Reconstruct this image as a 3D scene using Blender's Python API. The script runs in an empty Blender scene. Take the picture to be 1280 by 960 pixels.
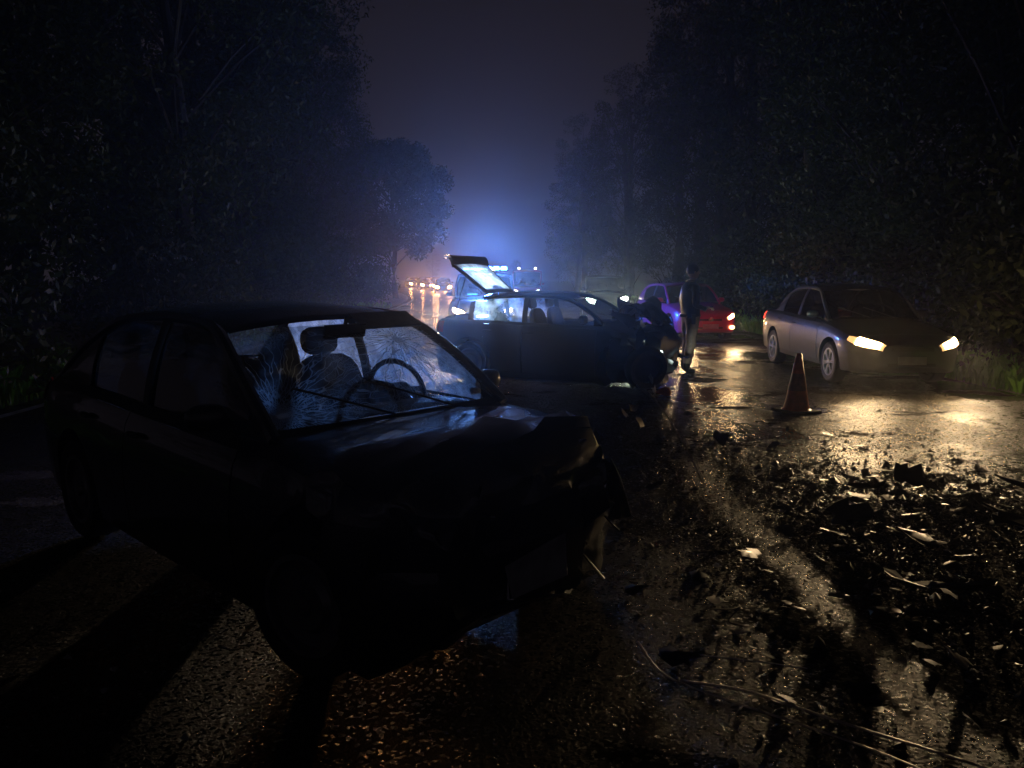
import bpy, bmesh, math, random
import numpy as np
from mathutils import Vector, Matrix, Euler, noise
R = math.radians
PI = math.pi
scene = bpy.context.scene
col = scene.collection

# ------------------------------------------------------------------ camera
cam_data = bpy.data.cameras.new('camera')
cam_data.lens = 27.0; cam_data.sensor_width = 36.0
cam_data.clip_start = 0.05; cam_data.clip_end = 1500
cam = bpy.data.objects.new('camera', cam_data); col.objects.link(cam)
cam.location = (0, 0, 1.6); cam.rotation_euler = (R(90 - 8.0), 0, 0)
scene.camera = cam

# ------------------------------------------------------------------ world (overcast night, faint town glow low in the sky)
SKY_LOW = (0.022, 0.018, 0.024, 1); SKY_HIGH = (0.0022, 0.0018, 0.0030, 1)
world = bpy.data.worlds.new('World'); scene.world = world; world.use_nodes = True
wn, wl = world.node_tree.nodes, world.node_tree.links
bg = wn['Background']
geo = wn.new('ShaderNodeNewGeometry'); sep = wn.new('ShaderNodeSeparateXYZ')
mr = wn.new('ShaderNodeMapRange'); mr.inputs['From Min'].default_value = 0.0; mr.inputs['From Max'].default_value = 0.62
mix = wn.new('ShaderNodeMix'); mix.data_type = 'RGBA'
tc = wn.new('ShaderNodeTexCoord')
wl.new(tc.outputs['Generated'], sep.inputs[0]); wl.new(sep.outputs['Z'], mr.inputs['Value'])
wl.new(mr.outputs[0], mix.inputs['Factor'])
mix.inputs['A'].default_value = SKY_LOW; mix.inputs['B'].default_value = SKY_HIGH
wl.new(mix.outputs['Result'], bg.inputs['Color']); bg.inputs['Strength'].default_value = 1.0

# ------------------------------------------------------------------ exposure and render settings
scene.view_settings.view_transform = 'Standard'; scene.view_settings.look = 'None'
scene.view_settings.exposure = -0.3; scene.view_settings.gamma = 1.0
cy = scene.cycles
cy.use_denoising = True
try: cy.denoiser = 'OPENIMAGEDENOISE'
except Exception: pass
cy.max_bounces = 6; cy.diffuse_bounces = 2; cy.glossy_bounces = 3; cy.transmission_bounces = 4
cy.transparent_max_bounces = 12; cy.volume_bounces = 0
cy.sample_clamp_indirect = 2.0; cy.sample_clamp_direct = 40.0
cy.caustics_reflective = False; cy.caustics_refractive = False
cy.light_sampling_threshold = 0.0005

# light levels, in one place
HONDA_BEAM, POLICE_BEAM, BEACON, TAKEDOWN, RED_BEAM, DARK_BEAM, WRECK_LAMP, HONDA_TAIL = 350, 2600, 4200, 8500, 130, 25, 130, 46
HAZE_DENSITY = 0.0017
rng = np.random.default_rng(7)
random.seed(7)

# ------------------------------------------------------------------ materials
def mat(name, color=(0.5, 0.5, 0.5), rough=0.5, metal=0.0, coat=0.0, coat_rough=0.05, spec=0.5,
        noise_scale=None, noise_amt=0.3, bump=None, bump_scale=80, emit=None, emit_str=0, rough_var=0.0):
    m = bpy.data.materials.new(name); m.use_nodes = True
    nt = m.node_tree; n, l = nt.nodes, nt.links
    p = n['Principled BSDF']
    p.inputs['Base Color'].default_value = (*color, 1); p.inputs['Roughness'].default_value = rough
    p.inputs['Metallic'].default_value = metal; p.inputs['Coat Weight'].default_value = coat
    p.inputs['Coat Roughness'].default_value = coat_rough; p.inputs['Specular IOR Level'].default_value = spec
    t = n.new('ShaderNodeTexCoord')
    if noise_scale:
        z = n.new('ShaderNodeTexNoise'); z.inputs['Scale'].default_value = noise_scale; z.inputs['Detail'].default_value = 5
        l.new(t.outputs['Object'], z.inputs['Vector'])
        mp = n.new('ShaderNodeMapRange'); mp.inputs['From Min'].default_value = .3; mp.inputs['From Max'].default_value = .7
        mp.inputs['To Min'].default_value = 1 - noise_amt; mp.inputs['To Max'].default_value = 1 + noise_amt
        l.new(z.outputs['Fac'], mp.inputs['Value'])
        mx = n.new('ShaderNodeVectorMath'); mx.operation = 'SCALE'; mx.inputs[0].default_value = color
        l.new(mp.outputs[0], mx.inputs['Scale']); l.new(mx.outputs[0], p.inputs['Base Color'])
        if rough_var:
            m2 = n.new('ShaderNodeMapRange'); m2.inputs['From Min'].default_value = .35; m2.inputs['From Max'].default_value = .65
            m2.inputs['To Min'].default_value = max(0.02, rough - rough_var); m2.inputs['To Max'].default_value = min(1, rough + rough_var)
            l.new(z.outputs['Fac'], m2.inputs['Value']); l.new(m2.outputs[0], p.inputs['Roughness'])
    if bump:
        z = n.new('ShaderNodeTexNoise'); z.inputs['Scale'].default_value = bump_scale; z.inputs['Detail'].default_value = 3
        l.new(t.outputs['Object'], z.inputs['Vector'])
        b = n.new('ShaderNodeBump'); b.inputs['Strength'].default_value = bump; b.inputs['Distance'].default_value = 0.01
        l.new(z.outputs['Fac'], b.inputs['Height']); l.new(b.outputs[0], p.inputs['Normal'])
    if emit:
        p.inputs['Emission Color'].default_value = (*emit, 1); p.inputs['Emission Strength'].default_value = emit_str
    return m

def wet_paint(name, color, metal=0.3, rough=0.32):
    """car paint in the rain: clear coat broken by droplets"""
    m = mat(name, color, rough, metal, coat=1.0, coat_rough=0.04, noise_scale=6, noise_amt=0.12)
    n, l = m.node_tree.nodes, m.node_tree.links; p = n['Principled BSDF']
    t = n.new('ShaderNodeTexCoord'); v = n.new('ShaderNodeTexVoronoi'); v.inputs['Scale'].default_value = 110
    l.new(t.outputs['Object'], v.inputs['Vector'])
    r = n.new('ShaderNodeMapRange'); r.inputs['From Min'].default_value = 0.12; r.inputs['From Max'].default_value = 0.34
    r.inputs['To Min'].default_value = 1; r.inputs['To Max'].default_value = 0
    l.new(v.outputs['Distance'], r.inputs['Value'])
    b = n.new('ShaderNodeBump'); b.inputs['Strength'].default_value = 0.35; b.inputs['Distance'].default_value = 0.002
    l.new(r.outputs[0], b.inputs['Height']); l.new(b.outputs[0], p.inputs['Coat Normal']); l.new(b.outputs[0], p.inputs['Normal'])
    return m

def glass_mat(name, tint=(0.55, 0.6, 0.62), haze=0.12, scale=60, haze_col=(0.7, 0.75, 0.8)):
    """thin car glass: see-through, glossy, with raindrops that scatter light"""
    m = bpy.data.materials.new(name); m.use_nodes = True
    n, l = m.node_tree.nodes, m.node_tree.links; n.clear()
    out = n.new('ShaderNodeOutputMaterial'); tr = n.new('ShaderNodeBsdfTransparent'); tr.inputs[0].default_value = (*tint, 1)
    gl = n.new('ShaderNodeBsdfGlossy'); gl.inputs['Roughness'].default_value = 0.05; gl.inputs['Color'].default_value = (.8, .8, .8, 1)
    lw = n.new('ShaderNodeLayerWeight'); pw = n.new('ShaderNodeMath'); pw.operation = 'POWER'; pw.inputs[1].default_value = 4
    l.new(lw.outputs['Facing'], pw.inputs[0])
    fr = n.new('ShaderNodeMath'); fr.operation = 'MULTIPLY_ADD'; fr.inputs[1].default_value = .85; fr.inputs[2].default_value = .05; l.new(pw.outputs[0], fr.inputs[0])
    tl = n.new('ShaderNodeBsdfTranslucent'); tl.inputs[0].default_value = (*haze_col, 1)
    df = n.new('ShaderNodeBsdfDiffuse'); df.inputs[0].default_value = (*haze_col, 1)
    t = n.new('ShaderNodeTexCoord'); z = n.new('ShaderNodeTexNoise'); z.inputs['Scale'].default_value = scale; z.inputs['Detail'].default_value = 6
    l.new(t.outputs['Object'], z.inputs['Vector'])
    r = n.new('ShaderNodeMapRange'); r.inputs['From Min'].default_value = .42; r.inputs['From Max'].default_value = .7
    r.inputs['To Min'].default_value = haze * .4; r.inputs['To Max'].default_value = min(1, haze * 2.2)
    l.new(z.outputs['Fac'], r.inputs['Value'])
    m0 = n.new('ShaderNodeMixShader'); m0.inputs[0].default_value = .15; l.new(tl.outputs[0], m0.inputs[1]); l.new(df.outputs[0], m0.inputs[2])
    m1 = n.new('ShaderNodeMixShader'); l.new(r.outputs[0], m1.inputs[0]); l.new(tr.outputs[0], m1.inputs[1]); l.new(m0.outputs[0], m1.inputs[2])
    m2 = n.new('ShaderNodeMixShader'); l.new(fr.outputs[0], m2.inputs[0]); l.new(m1.outputs[0], m2.inputs[1]); l.new(gl.outputs[0], m2.inputs[2])
    l.new(m2.outputs[0], out.inputs[0])
    return m

def cracked_glass_mat(name, haze=.10, crack=.75):
    """laminated windscreen shattered into a fine net of cracks, wet"""
    m = glass_mat(name, tint=(0.84, 0.88, 0.9), haze=haze, scale=14, haze_col=(.82, .88, .93))
    n, l = m.node_tree.nodes, m.node_tree.links
    out = [x for x in n if x.type == 'OUTPUT_MATERIAL'][0]; base = out.inputs[0].links[0].from_socket
    t = n.new('ShaderNodeTexCoord')
    def cracks(scale, w, stretch=(1, 1, 1)):
        mp = n.new('ShaderNodeMapping'); mp.inputs['Scale'].default_value = stretch; l.new(t.outputs['Object'], mp.inputs[0])
        dz = n.new('ShaderNodeTexNoise'); dz.inputs['Scale'].default_value = scale * .6; l.new(mp.outputs[0], dz.inputs[0])
        ad = n.new('ShaderNodeVectorMath'); ad.operation = 'MULTIPLY_ADD'; ad.inputs[1].default_value = (.05, .05, .05)
        l.new(dz.outputs['Color'], ad.inputs[0]); l.new(mp.outputs[0], ad.inputs[2])
        v = n.new('ShaderNodeTexVoronoi'); v.feature = 'DISTANCE_TO_EDGE'; v.inputs['Scale'].default_value = scale
        l.new(ad.outputs[0], v.inputs['Vector'])
        r = n.new('ShaderNodeMapRange'); r.inputs['From Min'].default_value = 0; r.inputs['From Max'].default_value = w
        r.inputs['To Min'].default_value = 1; r.inputs['To Max'].default_value = 0
        l.new(v.outputs['Distance'], r.inputs['Value']); return r.outputs[0]
    def star(cx, dens):
        sb = n.new('ShaderNodeVectorMath'); sb.operation = 'SUBTRACT'; sb.inputs[1].default_value = cx; l.new(t.outputs['Object'], sb.inputs[0])
        ln_ = n.new('ShaderNodeVectorMath'); ln_.operation = 'LENGTH'; l.new(sb.outputs[0], ln_.inputs[0])
        nm_ = n.new('ShaderNodeVectorMath'); nm_.operation = 'NORMALIZE'; l.new(sb.outputs[0], nm_.inputs[0])
        zz = n.new('ShaderNodeTexNoise'); zz.inputs['Scale'].default_value = 5; l.new(t.outputs['Object'], zz.inputs[0])
        am = n.new('ShaderNodeVectorMath'); am.operation = 'MULTIPLY_ADD'; am.inputs[1].default_value = (.25, .25, .25); l.new(zz.outputs['Color'], am.inputs[0]); l.new(nm_.outputs[0], am.inputs[2])
        v = n.new('ShaderNodeTexVoronoi'); v.feature = 'DISTANCE_TO_EDGE'; v.inputs['Scale'].default_value = dens; l.new(am.outputs[0], v.inputs['Vector'])
        w_ = n.new('ShaderNodeMath'); w_.operation = 'DIVIDE'; w_.inputs[0].default_value = .0045 * dens / 4; l.new(ln_.outputs['Value'], w_.inputs[1])
        r1 = n.new('ShaderNodeMath'); r1.operation = 'LESS_THAN'; l.new(v.outputs['Distance'], r1.inputs[0]); l.new(w_.outputs[0], r1.inputs[1])
        fd = n.new('ShaderNodeMapRange'); fd.inputs['From Min'].default_value = .06; fd.inputs['From Max'].default_value = .75; fd.inputs['To Min'].default_value = 1; fd.inputs['To Max'].default_value = .1
        l.new(ln_.outputs['Value'], fd.inputs['Value'])
        pr = n.new('ShaderNodeMath'); pr.operation = 'MULTIPLY'; l.new(r1.outputs[0], pr.inputs[0]); l.new(fd.outputs[0], pr.inputs[1]); return pr.outputs[0]
    sa, sb_ = star((.80, -.62, 1.02), 10.0), star((.45, .30, 1.25), 7.0)
    m0_ = n.new('ShaderNodeMath'); m0_.operation = 'MAXIMUM'; l.new(sa, m0_.inputs[0]); l.new(sb_, m0_.inputs[1]); c1 = m0_.outputs[0]
    c2 = cracks(75, .10, (.35, 1, .8))
    big = n.new('ShaderNodeTexNoise'); big.inputs['Scale'].default_value = 3.2; l.new(t.outputs['Object'], big.inputs[0])
    rb = n.new('ShaderNodeMapRange'); rb.inputs['From Min'].default_value = .42; rb.inputs['From Max'].default_value = .66; l.new(big.outputs['Fac'], rb.inputs['Value'])
    m2 = n.new('ShaderNodeMath'); m2.operation = 'MULTIPLY'; l.new(c2, m2.inputs[0]); l.new(rb.outputs[0], m2.inputs[1])
    mx = n.new('ShaderNodeMath'); mx.operation = 'MAXIMUM'; l.new(c1, mx.inputs[0]); l.new(m2.outputs[0], mx.inputs[1])
    sc = n.new('ShaderNodeMath'); sc.operation = 'MULTIPLY'; sc.inputs[1].default_value = crack; l.new(mx.outputs[0], sc.inputs[0])
    tl = n.new('ShaderNodeBsdfTranslucent'); tl.inputs[0].default_value = (.85, .9, .92, 1)
    gl = n.new('ShaderNodeBsdfGlossy'); gl.inputs['Roughness'].default_value = .35; gl.inputs[0].default_value = (.8, .85, .9, 1)
    a = n.new('ShaderNodeMixShader'); a.inputs[0].default_value = .3; l.new(tl.outputs[0], a.inputs[1]); l.new(gl.outputs[0], a.inputs[2])
    f = n.new('ShaderNodeMixShader'); l.new(sc.outputs[0], f.inputs[0]); l.new(base, f.inputs[1]); l.new(a.outputs[0], f.inputs[2])
    l.new(f.outputs[0], out.inputs[0])
    return m

def lamp_mat(name, color, strength, body=(.8, .8, .8)):
    return mat(name, body, .15, 0, emit=color, emit_str=strength)

M = dict(
    black_paint=wet_paint('black_paint', (0.006, 0.0065, 0.008), .0, .35),
    dark_paint=wet_paint('dark_grey_paint', (0.03, 0.032, 0.038), .3),
    silver_paint=wet_paint('grey_silver_paint', (0.085, 0.093, 0.096), .45, .38),
    red_paint=wet_paint('red_paint', (0.46, 0.024, 0.075), .0, .3),
    police_paint=wet_paint('police_paint', (0.10, 0.11, 0.13), .1),
    pale_metal=mat('bare_bent_metal', (0.42, 0.42, 0.42), .45, .5, noise_scale=12, noise_amt=.4),
    black_plastic=mat('black_plastic', (0.008, 0.008, 0.008), .42, noise_scale=15, noise_amt=.4, bump=.3, bump_scale=120),
    trim=mat('dark_trim', (0.01, 0.01, 0.01), .45),
    well=mat('wheel_well_black', (0.004, 0.004, 0.004), .9),
    tyre=mat('tyre_rubber', (0.015, 0.015, 0.015), .65, noise_scale=30, bump=.4, bump_scale=200),
    alloy=mat('alloy_rim', (0.62, 0.62, 0.64), .3, .75, noise_scale=10, noise_amt=.15),
    steel_rim=mat('steel_rim', (0.2, 0.2, 0.2), .4, .6),
    steel_dark=mat('dirty_steel_rim', (0.03, 0.03, 0.03), .5, .3),
    chrome=mat('chrome', (0.7, 0.7, 0.7), .12, 1.0, noise_scale=20, noise_amt=.1),
    fabric=mat('seat_fabric', (0.02, 0.02, 0.022), .9, noise_scale=60, bump=.5, bump_scale=400),
    pale_fabric=mat('airbag_and_lining', (0.16, 0.16, 0.155), .9, noise_scale=40),
    dash=mat('dashboard_plastic', (0.10, 0.10, 0.095), .6, noise_scale=20, noise_amt=.2, bump=.3, bump_scale=300),
    wheel_plastic=mat('steering_wheel_plastic', (0.012, 0.012, 0.016), .35, coat=.4),
    plate=mat('number_plate', (0.30, 0.30, 0.29), .4, noise_scale=9),
    plate_dark=mat('number_plate_print', (0.02, 0.02, 0.02), .5),
    tail=mat('tail_lamp_red', (0.35, 0.01, 0.01), .15, coat=1),
    tail_lit=lamp_mat('lit_tail_lamp', (1, .06, .03), 5, (.35, .01, .01)),
    amber=mat('amber_lens', (0.62, 0.20, 0.05), .2, coat=1, noise_scale=50, noise_amt=.3),
    clear_lens=mat('unlit_headlamp', (0.10, 0.11, 0.12), .12, .2, coat=1, noise_scale=30, bump=.3, bump_scale=60),
    lamp_warm=lamp_mat('lit_headlamp_warm', (1.0, 0.62, 0.26), 130),
    lamp_rim=lamp_mat('headlamp_reflector_glow', (1.0, 0.50, 0.16), 1.7),
    lamp_police=lamp_mat('lit_headlamp_police', (1.0, 0.60, 0.24), 380),
    lamp_far=lamp_mat('lit_headlamp_far', (1.0, 0.42, 0.12), 1100),
    lamp_cool=lamp_mat('lit_headlamp_cool', (0.90, 1.0, 0.72), 420),
    lamp_wreck=lamp_mat('lit_cracked_headlamp', (.85, 1, .92), 9),
    lamp_fog=lamp_mat('lit_fog_lamp', (1.0, 0.55, 0.18), 10),
    lamp_work=lamp_mat('lit_white_work_lamp', (0.8, 0.9, 1.0), 300),
    lamp_work2=lamp_mat('lit_cargo_lamp', (0.6, 0.8, 1.0), 20),
    lamp_marker=lamp_mat('lit_marker_lamp', (0.9, 0.9, 1.0), 9),
    beacon=lamp_mat('lit_blue_beacon', (0.03, 0.15, 1.0), 110, (0.02, 0.05, 0.4)),
    strobe=lamp_mat('lit_blue_grille_strobe', (0.04, 0.30, 1.0), 16, (0.02, 0.05, 0.4)),
    glass=glass_mat('wet_car_glass', tint=(.62, .66, .68), haze=.10),
    dark_glass=glass_mat('dark_wet_car_glass', tint=(.22, .24, .26), haze=.04),
    privacy_glass=glass_mat('very_dark_wet_side_glass', tint=(.05, .055, .06), haze=.012),  # window darkness put into a near-black tint that hides the lit cabin
    fogged=glass_mat('rain_covered_tailgate_glass', tint=(.8, .86, .9), haze=1.3, scale=9, haze_col=(.86, .9, .95)),
    fogged2=glass_mat('misted_rear_side_glass', tint=(.7, .8, .9), haze=.5, scale=5, haze_col=(.7, .82, .95)),
    cracked=cracked_glass_mat('cracked_wet_windscreen'),
    shattered=cracked_glass_mat('shattered_side_glass', 1.1, .95),
    cone=mat('orange_cone_rubber', (0.90, 0.15, 0.045), .38, noise_scale=14, noise_amt=.2, coat=.5),
    cone_white=mat('cone_reflective_sleeve', (0.50, 0.12, 0.06), .3, noise_scale=20),
    jacket=mat('dark_wet_jacket', (0.011, 0.012, 0.02), .38, noise_scale=25, noise_amt=.3, bump=.4, bump_scale=35),
    trousers=mat('khaki_trousers', (0.21, 0.135, 0.09), .6, noise_scale=20, noise_amt=.25, bump=.5, bump_scale=30),
    boot=mat('black_boot_leather', (0.02, 0.018, 0.016), .35),
    skin=mat('skin', (0.33, 0.19, 0.12), .5, noise_scale=30, noise_amt=.1),
    hair=mat('black_hair', (0.008, 0.007, 0.007), .45, bump=.8, bump_scale=150),
    bark=mat('wet_bark', (0.04, 0.033, 0.026), .85, noise_scale=8, noise_amt=.4, bump=.9, bump_scale=30),
    shard_dark=mat('broken_black_plastic', (0.010, 0.010, 0.010), .42, noise_scale=30, noise_amt=.4, coat=.08),
    shard_grey=mat('broken_grey_panel', (0.06, 0.055, 0.05), .35, noise_scale=20, noise_amt=.4),
    shard_pale=mat('broken_pale_plastic', (0.20, 0.175, 0.15), .4, noise_scale=20, noise_amt=.3),
    trim_pale=mat('pale_wet_trim', (0.45, 0.42, 0.38), .3, .3, coat=.6, noise_scale=25),
    crumb=mat('glass_crumbs', (0.35, 0.36, 0.36), .08, .2, coat=1),
    mudbit=mat('mud_crumbs', (0.02, 0.014, 0.01), .45, noise_scale=30),
    white_mark=mat('worn_road_paint', (0.42, 0.42, 0.40), .4, noise_scale=6, noise_amt=.5),
)

def leaf_mat(name, color):
    m = mat(name, color, .6, noise_scale=1.3, noise_amt=.5, spec=.25)
    n, l = m.node_tree.nodes, m.node_tree.links; p = n['Principled BSDF']
    out = [x for x in n if x.type == 'OUTPUT_MATERIAL'][0]
    tl = n.new('ShaderNodeBsdfTranslucent'); tl.inputs[0].default_value = (color[0] * 1.3, color[1] * 1.3, color[2], 1)
    mx = n.new('ShaderNodeMixShader'); mx.inputs[0].default_value = .22
    l.new(p.outputs[0], mx.inputs[1]); l.new(tl.outputs[0], mx.inputs[2]); l.new(mx.outputs[0], out.inputs[0])
    return m
M['leaf'] = leaf_mat('wet_leaves', (0.045, 0.062, 0.018))
M['leaf_b'] = leaf_mat('wet_leaves_dark', (0.025, 0.033, 0.014))
M['grass'] = leaf_mat('wet_grass', (0.12, 0.30, 0.035))

def road_material():
    m = bpy.data.materials.new('wet_asphalt'); m.use_nodes = True
    n, l = m.node_tree.nodes, m.node_tree.links; p = n['Principled BSDF']
    g = n.new('ShaderNodeNewGeometry'); pos = g.outputs['Position']
    def nz(scale, detail=4, stretch=None, rough=.5):
        z = n.new('ShaderNodeTexNoise'); z.inputs['Scale'].default_value = scale; z.inputs['Detail'].default_value = detail; z.inputs['Roughness'].default_value = rough
        if stretch:
            mp = n.new('ShaderNodeMapping'); mp.inputs['Scale'].default_value = stretch; l.new(pos, mp.inputs[0]); l.new(mp.outputs[0], z.inputs[0])
        else: l.new(pos, z.inputs[0])
        return z.outputs['Fac']
    def rmp(s, a, b, c=0., d=1.):
        r = n.new('ShaderNodeMapRange'); r.inputs['From Min'].default_value = a; r.inputs['From Max'].default_value = b
        r.inputs['To Min'].default_value = c; r.inputs['To Max'].default_value = d; l.new(s, r.inputs['Value']); return r.outputs[0]
    def mth(op, a, b=0):
        x = n.new('ShaderNodeMath'); x.operation = op
        for i, s in enumerate((a, b)):
            if isinstance(s, (int, float)): x.inputs[i].default_value = s
            else: l.new(s, x.inputs[i])
        return x.outputs[0]
    sx = n.new('ShaderNodeSeparateXYZ'); l.new(pos, sx.inputs[0])
    water = rmp(nz(.55, 4, (1, .55, 1)), .47, .60)                 # 1 where a water film stands
    water = mth('MULTIPLY', water, mth('MULTIPLY', rmp(sx.outputs['X'], .6, 2.4, .12, 1), rmp(sx.outputs['Y'], 5.0, 7.5, .15, 1)))
    # mud and spilled earth round the crash, on the right of the near wreck
    d = n.new('ShaderNodeVectorMath'); d.operation = 'DISTANCE'; d.inputs[1].default_value = (3.4, 3.6, 0)
    mp = n.new('ShaderNodeMapping'); mp.inputs['Scale'].default_value = (1, 1.15, 0); l.new(pos, mp.inputs[0]); l.new(mp.outputs[0], d.inputs[0])
    d.inputs[1].default_value = (3.4, 4.1, 0)
    near = rmp(d.outputs['Value'], 1.5, 3.2, 1, 0)
    mud = rmp(mth('ADD', mth('MULTIPLY', near, .62), nz(1.6, 7, None, .65)), .78, .90)
    # a wheel track wiped clear through the mud
    tx = sx.outputs["X"]
    tx = mth('ADD', tx, mth('MULTIPLY', nz(2.2, 3), .25))
    trk = rmp(mth('ABSOLUTE', mth("SUBTRACT", tx, 1.69)), .07, .14, 1, 0)
    trk = mth('MULTIPLY', trk, rmp(sx.outputs['Y'], 7.4, 6.6))
    patches = rmp(nz(.8, 6, (1, 1.5, 1), .6), .57, .61, 0, 1)
    mud = mth('MULTIPLY', mth('MAXIMUM', mud, patches), mth('SUBTRACT', 1, mth('MULTIPLY', trk, .92)))
    water = mth('MULTIPLY', water, mth('SUBTRACT', 1, mud))
    # colour
    cr = n.new('ShaderNodeMix'); cr.data_type = 'RGBA'; cr.inputs['A'].default_value = (.024, .021, .019, 1); cr.inputs['B'].default_value = (.008, .005, .0035, 1)
    l.new(mud, cr.inputs['Factor']); l.new(cr.outputs['Result'], p.inputs['Base Color'])
    rough = mth('ADD', mth('MULTIPLY', water, -.285), mth('ADD', .36, mth('MULTIPLY', mud, .5)))
    rough = mth('ADD', rough, rmp(nz(9, 3), .35, .65, -.04, .06))
    vc = n.new('ShaderNodeTexVoronoi'); vc.inputs['Scale'].default_value = 70; l.new(pos, vc.inputs['Vector'])
    sc_ = n.new('ShaderNodeSeparateXYZ'); l.new(vc.outputs['Color'], sc_.inputs[0])
    chip = mth('MULTIPLY', rmp(sc_.outputs['X'], .74, .78), rmp(mud, 0, 1, 1, .35))
    rough = mth('MULTIPLY', rough, rmp(chip, 0, 1, 1.25, .25))
    l.new(rough, p.inputs['Roughness'])
    l.new(mth('ADD', rmp(mth('MAXIMUM', chip, mth('MULTIPLY', trk, .7)), 0, 1, .05, .5), mth('MULTIPLY', water, .6)), p.inputs['Specular IOR Level'])
    # relief: aggregate where the film is thin, ripples in puddles, lumps in mud
    v = n.new('ShaderNodeTexVoronoi'); v.inputs['Scale'].default_value = 58; l.new(pos, v.inputs['Vector'])
    agg = mth('MULTIPLY', mth('ADD', mth('MULTIPLY', v.outputs['Distance'], .8), nz(150, 2)), rmp(water, 0, 1, 1, .22))
    b1 = n.new('ShaderNodeBump'); b1.inputs['Strength'].default_value = .85; b1.inputs['Distance'].default_value = .0065; l.new(agg, b1.inputs['Height'])
    b2 = n.new('ShaderNodeBump'); b2.inputs['Strength'].default_value = .5; b2.inputs['Distance'].default_value = .02
    l.new(nz(3.5, 4, (1, 1, 1)), b2.inputs['Height']); l.new(b1.outputs[0], b2.inputs['Normal'])
    b3 = n.new('ShaderNodeBump'); b3.inputs['Distance'].default_value = .03; l.new(mth('MULTIPLY', mud, 1.0), b3.inputs['Strength'])
    l.new(nz(26, 6, None, .7), b3.inputs['Height']); l.new(b2.outputs[0], b3.inputs['Normal'])
    l.new(b3.outputs[0], p.inputs['Normal'])
    return m
M['road'] = road_material()
M['gravel'] = mat('wet_gravel_verge', (0.07, 0.055, 0.04), .35, noise_scale=30, noise_amt=.5, bump=1.0, bump_scale=45, rough_var=.15)
M['earth'] = mat('dark_wet_earth', (0.03, 0.024, 0.016), .6, noise_scale=2, noise_amt=.5, bump=1.0, bump_scale=12)

# ------------------------------------------------------------------ object helpers
def tag(o, label=None, cat=None, group=None, kind=None):
    if label: o['label'] = label
    if cat: o['category'] = cat
    if group: o['group'] = group
    if kind: o['kind'] = kind
    return o

def empty(name, loc=(0, 0, 0), rz=0, parent=None):
    o = bpy.data.objects.new(name, None); col.objects.link(o); o.location = loc; o.rotation_euler = (0, 0, rz)
    o.empty_display_size = .2
    if parent: o.parent = parent
    return o

def smooth(me, ang=35):
    me.polygons.foreach_set('use_smooth', [True] * len(me.polygons))
    try: me.set_sharp_from_angle(angle=R(ang))
    except Exception: pass

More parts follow.
